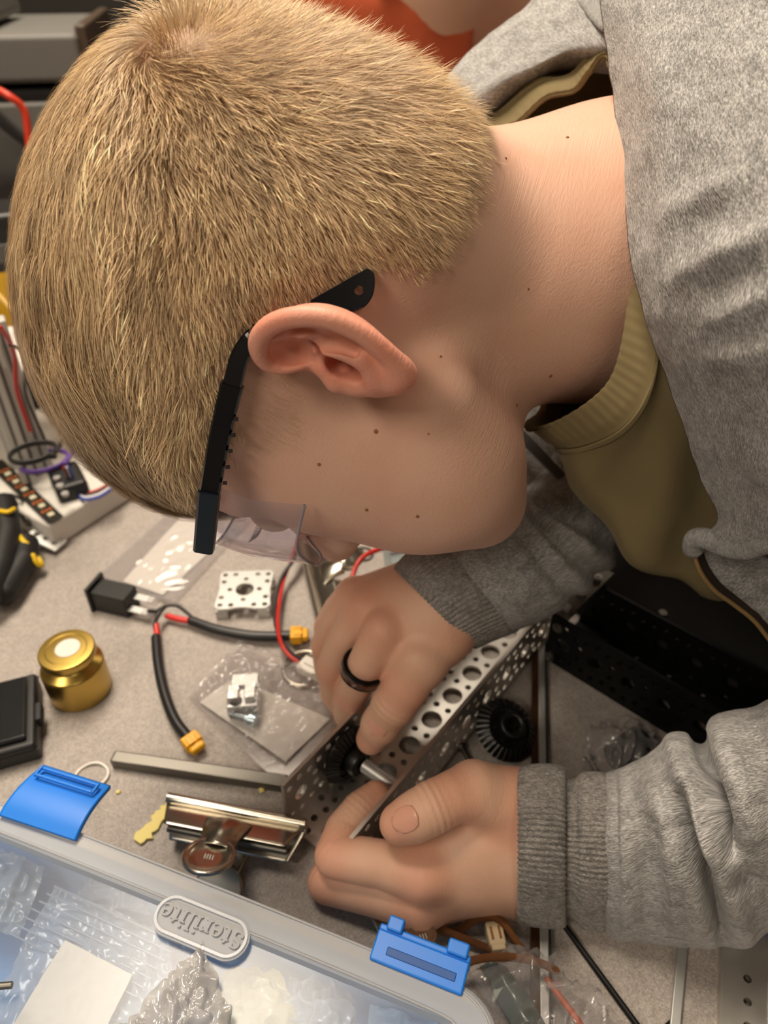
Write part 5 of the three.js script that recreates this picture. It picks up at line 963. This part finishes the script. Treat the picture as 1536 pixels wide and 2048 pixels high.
// ---------------------------------------------------------------- translucent storage box
const LIDH = 0.064;
{
  const a = T(160, 1668, LIDH), b = T(960, 1985, LIDH), f = frame(a, b), th = Math.atan2(-(b.z - a.z), b.x - a.x);
  const LEN = 0.292, DEP = 0.17, X0 = -0.085;   // local x from X0, z towards the viewer
  const g = thing('storage_box', 'translucent plastic storage box with clear lid and blue latches', 'storage box', V(a.x, TABLE, a.z), th);
  const frost = phy({ color: 0xd6d8dc, transmission: 0.62, roughness: 0.50, thickness: 0, ior: 1.45, side: THREE.DoubleSide });
  const clearL = phy({ color: 0xe4e8ee, transmission: 0.92, roughness: 0.24, thickness: 0, ior: 1.45, side: THREE.DoubleSide });
  const tubMat = phy({ color: 0x9fc4e6, transmission: 0.35, roughness: 0.5, thickness: 0, side: THREE.DoubleSide });
  const blue = std({ color: 0x1577dd, roughness: 0.40 });
  // rounded rectangle loop
  const loop = (ins, y, r, n = 10) => { const x0 = X0 + ins, x1 = X0 + LEN - ins, z0 = ins, z1 = DEP - ins, o = []; const arc = (cx, cz, a0) => { for (let i = 0; i <= n; i++) { const t = a0 + i / n * Math.PI / 2; o.push(V(cx + r * Math.cos(t), y, cz + r * Math.sin(t))); } }; arc(x1 - r, z1 - r, 0); arc(x0 + r, z1 - r, Math.PI / 2); arc(x0 + r, z0 + r, Math.PI); arc(x1 - r, z0 + r, Math.PI * 1.5); return o; };
  const lp = (list, mat, name, parent) => part(name, sheetLin(list), mat, parent);
  function sheetLin(rows) { const pos = [], idx = [], n = rows[0].length; for (const r of rows) for (const p of r) pos.push(p.x, p.y, p.z); for (let j = 0; j < rows.length - 1; j++) for (let i = 0; i < n; i++) { const q = j * n + i, w = j * n + (i + 1) % n; idx.push(q, w, w + n, q, w + n, q + n); } const gg = new THREE.BufferGeometry(); gg.setAttribute('position', new THREE.Float32BufferAttribute(pos, 3)); gg.setIndex(idx); const o = gg.toNonIndexed(); o.computeVertexNormals(); return o; }
  const cap = (l, y) => { const s = new THREE.Shape(l.map((p) => new THREE.Vector2(p.x, p.z))); return new THREE.ShapeGeometry(s).rotateX(Math.PI / 2).translate(0, y, 0); };
  const tub = part('tub', merge([sheetLin([loop(0.012, 0.002, 0.012), loop(0.006, 0.05, 0.014), loop(0.003, 0.052, 0.015), loop(0.003, 0.058, 0.015)]), cap(loop(0.012, 0.002, 0.012), 0.002)]), tubMat, g);
  // lid: rim band, step down, panel
  const step = (l) => l.map((p) => p);
  const lid = part('lid', merge([sheetLin([loop(-0.001, 0.056, 0.022), loop(-0.0005, LIDH - 0.001, 0.022), loop(0.0006, LIDH, 0.022), loop(0.0125, LIDH, 0.010), loop(0.0135, LIDH - 0.0007, 0.010), loop(0.0145, LIDH - 0.0035, 0.010)])]), frost, g);
  part('lid_panel', cap(loop(0.0145, 0, 0.010), LIDH - 0.0035), clearL, g);
  part('rim_ridge', merge([new THREE.TubeGeometry(new THREE.CatmullRomCurve3(loop(0.0130, LIDH + 0.0002, 0.010, 4), true), 200, 0.0006, 6, true), new THREE.TubeGeometry(new THREE.CatmullRomCurve3(loop(0.0015, LIDH, 0.022, 4), true), 200, 0.0006, 6, true)]), frost, lid);
  // embossed badge, read from the other side of the table
  const toLoc = (px, py, h) => { const p = T(px, py, h).sub(g.position); return p.applyAxisAngle(V(0, 1, 0), -th); };
  const c = toLoc(402, 1855, LIDH), bl = 0.041, bw = 0.0135;
  const oval = (r, w) => { const s = new THREE.Shape(); s.absarc(w, 0, r, -Math.PI / 2, Math.PI / 2); s.absarc(-w, 0, r, Math.PI / 2, Math.PI * 1.5); return s; };
  const ringS = oval(bw / 2 + 0.0012, bl / 2 - bw / 2), inner = oval(bw / 2, bl / 2 - bw / 2); ringS.holes.push(new THREE.Path(inner.getPoints(20).reverse()));
  const ext = (s, d) => new THREE.ExtrudeGeometry(s, { depth: d, bevelEnabled: false, curveSegments: 20 }).rotateX(-Math.PI / 2);
  part('badge', ext(oval(bw / 2 + 0.002, bl / 2 - bw / 2), 0.0008).rotateY(Math.PI).translate(c.x, LIDH - 0.0002, c.z), frost, lid);
  part('badge_ring', ext(ringS, 0.0012).rotateY(Math.PI).translate(c.x, LIDH + 0.0006, c.z), clearL, lid);
  const font = await new FontLoader().loadAsync('fonts/droid/droid_serif_bold.typeface.json');
  const txt = new TextGeometry('Sterilite', { font, size: 0.0070, depth: 0.0011, curveSegments: 4, bevelEnabled: false }); txt.computeBoundingBox(); const bb = txt.boundingBox; txt.translate(-(bb.min.x + bb.max.x) / 2, -(bb.min.y + bb.max.y) / 2, 0).rotateX(-Math.PI / 2).rotateY(Math.PI).translate(c.x, LIDH + 0.0006, c.z);
  part('lettering', txt, frost, lid);
  // latches: closed one on the rim, open one folded up
  const l2 = toLoc(840, 1918, LIDH + 0.001), closed = part('latch', [box(0.040, 0.003, 0.0125, 0, 0, 0.001, 0.001), box(0.040, 0.014, 0.003, 0, -0.006, -0.0062, 0.001)], blue, g); closed.position.copy(l2); closed.rotation.x = 0.12;
  part('grip_slot', [box(0.030, 0.0012, 0.0035, 0.001, 0.0012, 0.002, 0.0005)], std({ color: 0x0b4c96, roughness: 0.5 }), closed);
  part('hinge_lug', [box(0.007, 0.005, 0.006, -0.0135, 0.0005, -0.0085, 0.001), box(0.009, 0.005, 0.006, 0.014, 0.0005, -0.0085, 0.001)], blue, closed);
  const l1 = toLoc(118, 1594, LIDH + 0.002), open = new THREE.Group(); open.name = 'latch'; g.add(open); open.position.copy(l1); open.rotation.x = -0.10; open.rotation.y = 0.05; open.scale.set(1.06, 1, 1.15);
  { const w = 0.0405, rows = []; for (let j = 0; j <= 6; j++) { const v = j / 6, r = []; for (let i = 0; i <= 6; i++) { const u = i / 6 - 0.5; r.push(V(u * (w - 0.003 * (1 - v)), 0.0035 * Math.sin(v * 2.2) - 0.004 * Math.pow(v, 3), -0.012 + 0.027 * v)); } rows.push(r); } part('latch_plate', sheet(rows, 24, 24, { thick: 0.0022, flip: true }), blue, open); }
  part('grip_slot', [box(0.031, 0.0016, 0.0012, 0, 0.0035, -0.0085, 0.0005), box(0.031, 0.0016, 0.0012, 0, 0.0048, -0.0040, 0.0005), box(0.0012, 0.0016, 0.0056, 0.0155, 0.0042, -0.0062, 0.0005), box(0.0012, 0.0016, 0.0056, -0.0155, 0.0042, -0.0062, 0.0005)], blue, open);
  // what is inside: bags and papers lying on the floor of the tub
  const inner2 = (name, label, cat, pts, mat, amp = 0.0015, y0 = 0.030, thick = 0) => { // pixel quad at a height inside the box
    const P = pts.map(([x, y]) => T(x, y, y0)), c2 = P[0].clone().add(P[2]).multiplyScalar(0.5), q = atW(name, label, cat, c2);
    const rows = [0, 0.5, 1].map((v) => [0, 0.5, 1].map((u) => P[0].clone().lerp(P[1], u).lerp(P[3].clone().lerp(P[2], u), v).add(V(0, amp * 2 * Math.sin(Math.PI * u) * Math.sin(Math.PI * v), 0))));
    part('film', rel(sheet(rows, 50, 50, { flip: true, thick, disp: (u, v, p) => amp * (1 - 1.6 * Math.abs(noise(p.x * 110, p.z * 110, 3)) + 0.7 * (1 - 2 * Math.abs(noise(p.x * 230, p.z * 230, 7)))) }), q), mat, q); return q;
  };
  const paleBlue = phy({ color: 0xa9c0d6, transmission: 0.55, roughness: 0.25, thickness: 0, side: THREE.DoubleSide, clearcoat: 0.3 });
  const zb = inner2('zip_bag', 'pale zip bag with ribbed seal inside the storage box', 'bag', [[110, 1770], [400, 1900], [330, 2080], [-40, 2060]], paleBlue, 0.0018, 0.040);
  { const P = [[108, 1772], [358, 1888]].map(([x, y]) => T(x, y, 0.044)), d = V(-0.0022, 0, 0.0035), m = []; for (let k = 0; k < 7; k++) m.push(rod(P[0].clone().addScaledVector(d, k), P[1].clone().addScaledVector(d, k), 0.00045, 6)); for (const q of m) part('seal_rib', rel(q, zb), paleBlue, zb); }
  inner2('paper_card', 'blank white card in the ribbed zip bag', 'card', [[130, 1880], [265, 1950], [200, 2080], [20, 2060]], paper, 0.0004, 0.046, 0.0003);
  inner2('parts_pouch', 'pale pouch with round label by the badge inside the box', 'bag', [[180, 1730], [270, 1745], [300, 1830], [150, 1800]], paleBlue, 0.0020, 0.036);
  inner2('parts_pouch', 'yellowish crinkled pouch right of the silver bag inside the box', 'bag', [[450, 1945], [560, 1950], [600, 2080], [440, 2080]], phy({ color: 0xcfcdb0, transmission: 0.4, roughness: 0.25, thickness: 0, side: THREE.DoubleSide, clearcoat: 0.4 }), 0.0030, 0.040);
  inner2('parts_pouch', 'clear blue crinkled pouch near the closed latch inside the box', 'bag', [[580, 1960], [700, 1990], [720, 2100], [590, 2090]], paleBlue, 0.0035, 0.040);
  inner2('parts_pouch', 'bluish rounded pouch under the box corner lid', 'bag', [[740, 2010], [900, 2060], [920, 2140], [730, 2120]], phy({ color: 0x8fbbe4, transmission: 0.3, roughness: 0.3, thickness: 0, side: THREE.DoubleSide }), 0.0018, 0.036);
  const dk = inner2('spring_pack', 'pack of dark coiled springs at the box corner', 'bag', [[-30, 1690], [90, 1735], [40, 1880], [-80, 1830]], paleBlue, 0.002, 0.040);
  for (let k = 0; k < 7; k++) { const pts = []; const A = T(5 + k * 11, 1735 + k * 4, 0.034), B = T(-25 + k * 11, 1830 + k * 4, 0.034); for (let i = 0; i <= 60; i++) { const t = i / 60, p = A.clone().lerp(B, t), an = t * 50; pts.push(p.add(V(Math.cos(an) * 0.0018, Math.sin(an) * 0.0018, 0))); } part('coil', rel(tube(pts, 0.0004, 180, 5), dk), blackAno, dk); }
  inner2('blue_tray', 'light blue divider tray lining the storage box', 'tray', [[-60, 1660], [860, 2010], [760, 2260], [-260, 2000]], std({ color: 0x4c86c0, roughness: 0.6, side: THREE.DoubleSide }), 0.0006, 0.022);
  // silver bag on the lid, steel pin at the frame edge
  const silver = phy({ color: 0xd6d4d2, metalness: 0.2, roughness: 0.10, transmission: 0.55, thickness: 0, side: THREE.DoubleSide });
  const SB = [[405, 1878], [430, 1960], [500, 2120], [150, 2120]].map(([x, y]) => T(x, y, LIDH + 0.002)), cS = SB[0].clone(), sb = atW('crinkled_bag', 'shiny crinkled transparent bag lying on the box lid', 'bag', cS);
  part('film', rel(sheet([0, 0.33, 0.66, 1].map((v) => [0, 0.33, 0.66, 1].map((u) => SB[0].clone().lerp(SB[3], v).lerp(SB[0].clone().lerp(SB[2], v), u).add(V(0, 0.010 * Math.sin(Math.PI * u) * v, 0)))), 110, 110, { flip: false, disp: (u, v, p) => 0.0048 * Math.sqrt(v) * (1.1 - 1.7 * Math.abs(noise(p.x * 130, p.z * 130, 9)) + 0.6 * (1 - 2 * Math.abs(noise(p.x * 280, p.z * 280, 5)))) }), sb), silver, sb);
  const pinA = T(-20, 1974, LIDH + 0.003), pinB = T(24, 1970, LIDH + 0.003), pn2 = single('steel_pin', rod(V(0, 0, 0), pinB.clone().sub(pinA), 0.0014, 14), steel, 'short grey steel pin lying on the box lid', 'pin'); pn2.position.copy(pinA);
}
// ---------------------------------------------------------------- robot with white base at the far left
{
  const A = T(104, 1075, 0.012), R1 = T(222, 1000, 0.012), f = frame(A, R1);   // near corner, near edge runs right and away
  const g = atW('small_robot', 'white based robot with aluminium posts, light strip and zip ties', 'robot', V(A.x, TABLE, A.z));
  const back = f.z.clone().negate();
  const base = rel(f.put(box(0.115, 0.024, 0.200, 0.0575, -0.006 + 0.006, -0.100, 0.003).translate(0, 0.000, 0)), g); part('base', base, std({ color: 0xd0ccc5, roughness: 0.6 }), g);
  const P = (x, y, z) => A.clone().addScaledVector(f.x, x).addScaledVector(f.z, z).add(V(0, y, 0));
  // light strip along the left edge
  const fs = frame(T(112, 1040, 0.0265), T(-10, 925, 0.0265)), strip = part('light_strip', rel(fs.put(box(fs.len, 0.0016, 0.013, fs.len / 2, 0, 0, 0.0004)), g), std({ color: 0x1a1712, roughness: 0.4 }), g);
  for (let k = 0; k < 6; k++) { part('diode', rel(fs.put(box(0.0050, 0.0016, 0.0050, 0.008 + k * 0.0165, 0.0014, 0.000, 0.0004)), g), std({ color: 0xcfc7ac, roughness: 0.4 }), strip); for (let j = 0; j < 3; j++) part('copper_pad', rel(fs.put(box(0.0032, 0.0006, 0.0022, 0.0162 + k * 0.0165, 0.0010, -0.0032 + j * 0.0032)), g), std({ color: 0xc26a34, metalness: 0.5, roughness: 0.45 }), strip); }
  // black bracket with three screws
  const fb = frame(T(142, 985, 0.030), T(108, 915, 0.030)), br = part('bracket', rel(fb.put(box(0.040, 0.026, 0.026, 0.016, -0.004, 0.002, 0.004)), g), blackPl, g);
  for (const [x, y] of [[114, 957], [120, 972], [130, 988]]) part('screw', rel(cyl(0.0030, 0.0025, 0, 0, 0, 14).translate(...T(x, y, 0.0400).toArray()), g), aluMatte, br);
  // aluminium posts
  const post = (px, py, w, d, top, mat = std({ color: 0xbcbab5, metalness: 0.1, roughness: 0.4 })) => { const b = T(px, py, 0.024), q = box(w, top - 0.024, d, 0, (top - 0.024) / 2, 0, 0.0012); q.rotateY(0.5).translate(b.x, b.y, b.z); const p = part('post', rel(q, g), mat, g); part('groove', rel(box(0.0022, top - 0.026, 0.0006, 0, (top - 0.024) / 2, d / 2 + 0.0001).rotateY(0.5).translate(b.x, b.y, b.z), g), std({ color: 0x6b6966, roughness: 0.5, metalness: 0.6 }), p); };
  post(92, 935, 0.013, 0.013, 0.165); post(74, 945, 0.011, 0.013, 0.150); post(60, 965, 0.012, 0.012, 0.135); post(40, 930, 0.016, 0.012, 0.190);
  const tie = (px, py, h, rx, mat) => { const c = T(px, py, h), t = new THREE.TorusGeometry(rx, 0.0016, 8, 40).rotateX(Math.PI / 2).scale(1, 1.6, 0.8).rotateY(0.5); part('zip_tie', rel(merge([t, box(0.005, 0.005, 0.004, rx, 0, 0.004, 0.0006), box(0.002, 0.003, 0.018, rx + 0.002, 0.002, -0.006)]).translate(c.x, c.y, c.z), g), mat, g); };
  tie(88, 922, 0.042, 0.020, std({ color: 0x5a3c8c, roughness: 0.4 })); tie(66, 905, 0.085, 0.017, blackPl);
  const wires = [[wireRed, 0], [wireBlack, 1], [std({ color: 0xdcdcdc, roughness: 0.5 }), 2], [std({ color: 0x2a3f9c, roughness: 0.5 }), 3]];
  for (const [m, k] of wires) part('wire', rel(tube(PT([[128 + k * 3, 935, 0.05], [145 + k * 3, 968 + k * 2, 0.030], [165, 986 + k * 4, 0.027], [195, 980 + k * 5, 0.027], [225, 962 + k * 5, 0.03]]), 0.0012, 40, 6), g), m, g);
  part('wire', rel(tube(PT([[0, 655, 0.20], [18, 680, 0.185], [30, 720, 0.16], [34, 780, 0.13], [60, 860, 0.09]]), 0.0018, 40, 6), g), wireRed, g);
  part('wire', rel(tube(PT([[20, 690, 0.18], [40, 700, 0.17], [50, 740, 0.15], [52, 790, 0.12], [90, 880, 0.07]]), 0.0014, 40, 6), g), wireBlack, g);
  part('top_plate', rel(box(0.16, 0.006, 0.10, 0, 0, 0, 0.002).rotateY(0.3).translate(...D(-10, 705, 0.66).toArray()), g), std({ color: 0xd8d6d2, roughness: 0.6 }), g);
  // perforated angle at the corner
  const fa = frame(T(50, 1075, 0.010), T(112, 1105, 0.004)), sh = new THREE.Shape([new THREE.Vector2(0, 0), new THREE.Vector2(0.030, 0), new THREE.Vector2(0.030, 0.014), new THREE.Vector2(0, 0.014)]); for (const x of [0.006, 0.015, 0.024]) { const q = new THREE.Path(); q.absarc(x, 0.007, 0.0024, 0, 2 * Math.PI, true); sh.holes.push(q); }
  part('angle_bracket', rel(fa.put(new THREE.ExtrudeGeometry(sh, { depth: 0.0015, bevelEnabled: false }).rotateX(-Math.PI / 2)), g), aluMatte, g);
}
{ // pliers
  const g = atW('pliers', 'pliers with black and yellow handles beside the white robot base', 'pliers', T(30, 1150, 0.012)), yl = std({ color: 0xd9b414, roughness: 0.45 });
  const grip = (pts, r) => { const p = PT(pts), c = new THREE.CatmullRomCurve3(p), o = []; return merge(p.slice(0, -1).map((a, i) => { const b = p[i + 1], d = b.clone().sub(a), q = new THREE.CapsuleGeometry(r, d.length(), 6, 16); return q.applyQuaternion(new THREE.Quaternion().setFromUnitVectors(V(0, 1, 0), d.clone().normalize())).translate((a.x + b.x) / 2, (a.y + b.y) / 2, (a.z + b.z) / 2); })); };
  part('handle', rel(grip([[8, 1010, 0.026], [14, 1070, 0.024], [0, 1130, 0.022], [-25, 1190, 0.02]], 0.0105), g), blackMat, g);
  part('handle', rel(grip([[52, 1090, 0.014], [48, 1120, 0.014], [30, 1150, 0.013], [8, 1185, 0.013]], 0.0100), g), blackMat, g);
  part('handle_trim', rel(tube(PT([[0, 1022, 0.036], [16, 1024, 0.037], [28, 1018, 0.035]]), 0.0018, 16, 8), g), yl, g);
  part('handle_trim', rel(tube(PT([[38, 1072, 0.022], [50, 1086, 0.022], [64, 1094, 0.018], [66, 1080, 0.016]]), 0.0024, 16, 8), g), yl, g);
  part('handle_trim', rel(tube(PT([[66, 1112, 0.018], [72, 1124, 0.014], [82, 1130, 0.010], [78, 1118, 0.012]]), 0.0024, 16, 8), g), yl, g);
  part('jaw', rel(tube(PT([[20, 1000, 0.024], [40, 1010, 0.02], [60, 1040, 0.016]]), 0.006, 16, 10), g), steel, g);
}
{ // grey organiser stacked at the back
  const gm = std({ color: 0x6a6864, roughness: 0.6 }), g = thing('parts_organiser', 'grey plastic parts organiser stacked behind the robot', 'organiser', V(-0.66, TABLE, -1.20), 0.20);
  part('cabinet', [box(0.50, 0.20, 0.26, -0.06, 0.10, -0.04, 0.006)], std({ color: 0x23211f, roughness: 0.7 }), g);
  part('lid', [box(0.52, 0.045, 0.28, -0.06, 0.228, -0.04, 0.006)], gm, g);
  part('drawer', [box(0.46, 0.045, 0.01, -0.06, 0.165, 0.096, 0.004)], gm, g);
  part('top_tray', [box(0.40, 0.035, 0.030, -0.09, 0.275, 0.075, 0.004), box(0.030, 0.035, 0.20, 0.095, 0.275, -0.01, 0.004), box(0.40, 0.012, 0.20, -0.09, 0.262, -0.02, 0.003)], gm, g);
  part('side_strip', box(0.012, 0.055, 0.26, 0.204, 0.230, -0.04, 0.003), std({ color: 0x4a3c30, roughness: 0.5 }), g);
  g.scale.setScalar(1.22);
  part('foot', [box(0.04, 0.005, 0.04, -0.25, 0.0025, 0.06), box(0.04, 0.005, 0.04, 0.13, 0.0025, 0.06)], blackPl, g);
}
{ // dark bag / case behind the head, yellow battery, stick, wires
  const g = thing('tool_bag', 'dark tool bag lying on the table behind the blond head', 'bag', V(-0.52, TABLE, -0.985), 0.15);
  part('bag_body', nets((p) => Math.max(ell(p.x, p.y, p.z, 0, 0.09, 0, 0.12, 0.15, 0.10) + 0.006 * fbm(p.x * 25, p.y * 25, p.z * 25), -p.y), V(-0.22, -0.03, -0.17), V(0.22, 0.31, 0.17), 0.012), std({ color: 0x191612, roughness: 0.9 }), g);
  part('strap', tube([V(-0.12, 0.22, 0.06), V(-0.06, 0.28, 0.09), V(0.04, 0.28, 0.09), V(0.10, 0.22, 0.07)], 0.008, 40, 8), std({ color: 0x2a2c2c, roughness: 0.8 }), g);
  part('zip_pull', box(0.016, 0.03, 0.008, 0.05, 0.21, 0.115, 0.003), std({ color: 0xd85a18, roughness: 0.5 }), g);
  const y = thing('battery_pack', 'black battery pack with a bright yellow label beside the robot', 'battery', D(-26, 500, 0.72).setY(TABLE), 0.4);
  part('pack', box(0.08, 0.20, 0.06, 0, 0.10, 0, 0.006), blackPl, y); part('label', box(0.081, 0.07, 0.061, 0, 0.115, 0, 0.004), std({ color: 0xd9a90e, roughness: 0.5 }), y); part('collar', box(0.083, 0.02, 0.063, 0, 0.165, 0, 0.004), std({ color: 0x55534f, roughness: 0.5 }), y);
  const s0 = D(-10, 582, 0.66), s1 = D(70, 668, 0.66), st = single('wooden_stick', rod(V(0, 0, 0), s1.clone().sub(s0), 0.0022, 10), std({ color: 0xcaa75e, roughness: 0.7 }), 'thin pale wooden stick leaning over the robot', 'stick'); st.position.copy(s0);
  const r0 = [D(-20, 172, 0.80), D(0, 182, 0.80), D(20, 194, 0.80), D(45, 215, 0.81), D(60, 300, 0.83), D(50, 420, 0.84).setY(TABLE + 0.004)], rw = single('orange_cable', tube(r0, 0.004, 50, 10).translate(...r0[0].clone().negate().toArray()), std({ color: 0xc9361a, roughness: 0.45 }), 'bright orange red cable beside the tool bag', 'cable'); rw.position.copy(r0[0]);
}
// ---------------------------------------------------------------- the other person, seated across the table
{
  const g = thing('person', 'seated person in an orange T-shirt across the table', 'person', V(0.02, 0, -1.06));
  const o = g.position, C = D(925, -128, 0.79);                       // centre of the face
  const fw = V(-0.78, -0.25, 0.57).normalize(), up = V(-0.12, 0.96, 0.24), sd = fw.clone().cross(up).normalize(), u2 = sd.clone().cross(fw).normalize();
  const loc = (p) => { const q = p.clone().sub(C); return [q.dot(u2), q.dot(fw), q.dot(sd)]; };
  const sk = (p) => { const [u, f, l] = loc(p); let d = face(u - 0.02, f + 0.0, l);
    d = smin(d, cone(p, C.clone().addScaledVector(u2, -0.02).addScaledVector(fw, -0.02), V(0.05, 1.120, -1.04), 0.052, 0.058), 0.02);
    d = smin(d, cone(p, V(0.05, 1.090, -1.05), V(0.05, 0.690, -1.10), 0.10, 0.12), 0.05);
    d = smin(d, cone(p, V(-0.12, 1.080, -1.04), V(0.22, 1.080, -1.06), 0.045, 0.045), 0.04);
    for (const [a, b, c] of [[V(-0.13, 1.060, -1.04), V(-0.2, 0.840, -0.98), V(-0.16, 0.775, -0.80)], [V(0.23, 1.060, -1.06), V(0.32, 0.860, -1.0), V(0.24, 0.775, -0.80)]]) { d = smin(d, cone(p, a, b, 0.043, 0.036), 0.02); d = smin(d, cone(p, b, c, 0.036, 0.026), 0.02); d = smin(d, cone(p, c, c.clone().add(V(0.02, 0.0, 0.07)), 0.026, 0.016), 0.015); for (let k = -2; k <= 2; k++) d = smin(d, cone(p, c.clone().add(V(0.012 + k * 0.006, 0, 0.05)), c.clone().add(V(0.03 + k * 0.014, -0.012, 0.11 - Math.abs(k) * 0.01)), 0.009, 0.007), 0.003); }
    return d; };
  const lo = V(-0.3, 0.52, -1.28), hi = V(0.58, 1.36, -0.64);
  part('body', nets(sk, lo, hi, 0.0075, (p) => { const [u, f, l] = loc(p), b = fbm(p.x * 40, p.y * 40, p.z * 40); const lip = sstep(0.013, 0.004, Math.hypot(u - 0.02 + 0.048, f - 0.092, l * 0.5)); return [lerp(0.62, 0.5, lip) + 0.03 * b, lerp(0.36, 0.17, lip) + 0.02 * b, lerp(0.25, 0.14, lip)]; }).translate(-o.x, -o.y, -o.z), skinMat, g);
  const orange = phy({ color: 0xb4502c, roughness: 0.9, sheen: 0.4, sheenRoughness: 0.7, sheenColor: new THREE.Color(0.8, 0.4, 0.3), side: THREE.DoubleSide });
  const sh = (p) => { let d = cone(p, V(0.05, 1.095, -1.05), V(0.05, 0.660, -1.11), 0.118, 0.142); d = smin(d, cone(p, V(-0.12, 1.090, -1.04), V(0.22, 1.090, -1.06), 0.060, 0.060), 0.05); for (const [a, b] of [[V(-0.13, 1.070, -1.04), V(-0.18, 0.910, -0.99)], [V(0.23, 1.070, -1.06), V(0.29, 0.920, -1.01)]]) d = smin(d, cone(p, a, b, 0.058, 0.056), 0.025); d += 0.004 * fbm(p.x * 22, p.y * 22, p.z * 22); d = Math.max(d, 0.64 - p.y); return smax(d, -cone(p, V(0.045, 0.99, -1.035), V(0.17, 1.12, -1.0), 0.058, 0.075), 0.008); };
  part('t_shirt', nets(sh, V(-0.28, 0.60, -1.30), V(0.44, 1.26, -0.86), 0.011).translate(-o.x, -o.y, -o.z), orange, g);
  const hr = (p) => { const [u, f, l] = loc(p); return smax(smax(cranium(u - 0.02, f, l) - 0.010 + 0.003 * fbm(p.x * 90, p.y * 90, p.z * 90), -(u - 0.05 + 0.25 * f * -1 - 0.02 + (f > 0 ? 0 : 0.06)), 0.01), 0.02 - u - Math.max(0, -f) * 0.8, 0.01); };
  part('hair', nets(hr, C.clone().addScalar(-0.18), C.clone().addScalar(0.20), 0.006).translate(-o.x, -o.y, -o.z), std({ color: 0x4a3220, roughness: 0.7 }), g);
  part('trousers', nets((p) => smin(cone(p, V(-0.03, 0.64, -1.10), V(-0.04, 0.62, -0.80), 0.082, 0.064), smin(cone(p, V(0.13, 0.64, -1.10), V(0.16, 0.62, -0.80), 0.082, 0.064), smin(cone(p, V(-0.04, 0.62, -0.80), V(-0.04, 0.07, -0.84), 0.062, 0.045), cone(p, V(0.16, 0.62, -0.80), V(0.16, 0.07, -0.84), 0.062, 0.045), 0.01), 0.02), 0.03), V(-0.19, 0.0, -1.26), V(0.31, 0.76, -0.62), 0.014).translate(-o.x, -o.y, -o.z), std({ color: 0x242a36, roughness: 0.9 }), g);
  for (const x of [-0.04, 0.16]) part('shoe', nets((p) => Math.max(cone(p, V(x, 0.035, -0.86), V(x, 0.03, -0.70), 0.048, 0.04), 0.003 - p.y), V(x - 0.08, -0.02, -0.94), V(x + 0.08, 0.1, -0.62), 0.01).translate(-o.x, -o.y, -o.z), blackMat, g);
  const st = thing('stool', 'round black stool under the orange shirted person', 'stool', V(0.05, 0, -1.14));
  part('seat', cyl(0.18, 0.04, 0, 0.535, 0, 40), blackPl, st); for (let k = 0; k < 4; k++) { const a = k * Math.PI / 2 + 0.7; part('leg', rod(V(Math.cos(a) * 0.13, 0.52, Math.sin(a) * 0.13), V(Math.cos(a) * 0.18, 0.003, Math.sin(a) * 0.18), 0.012, 12), steel, st); }
}
renderer.render(scene, camera);
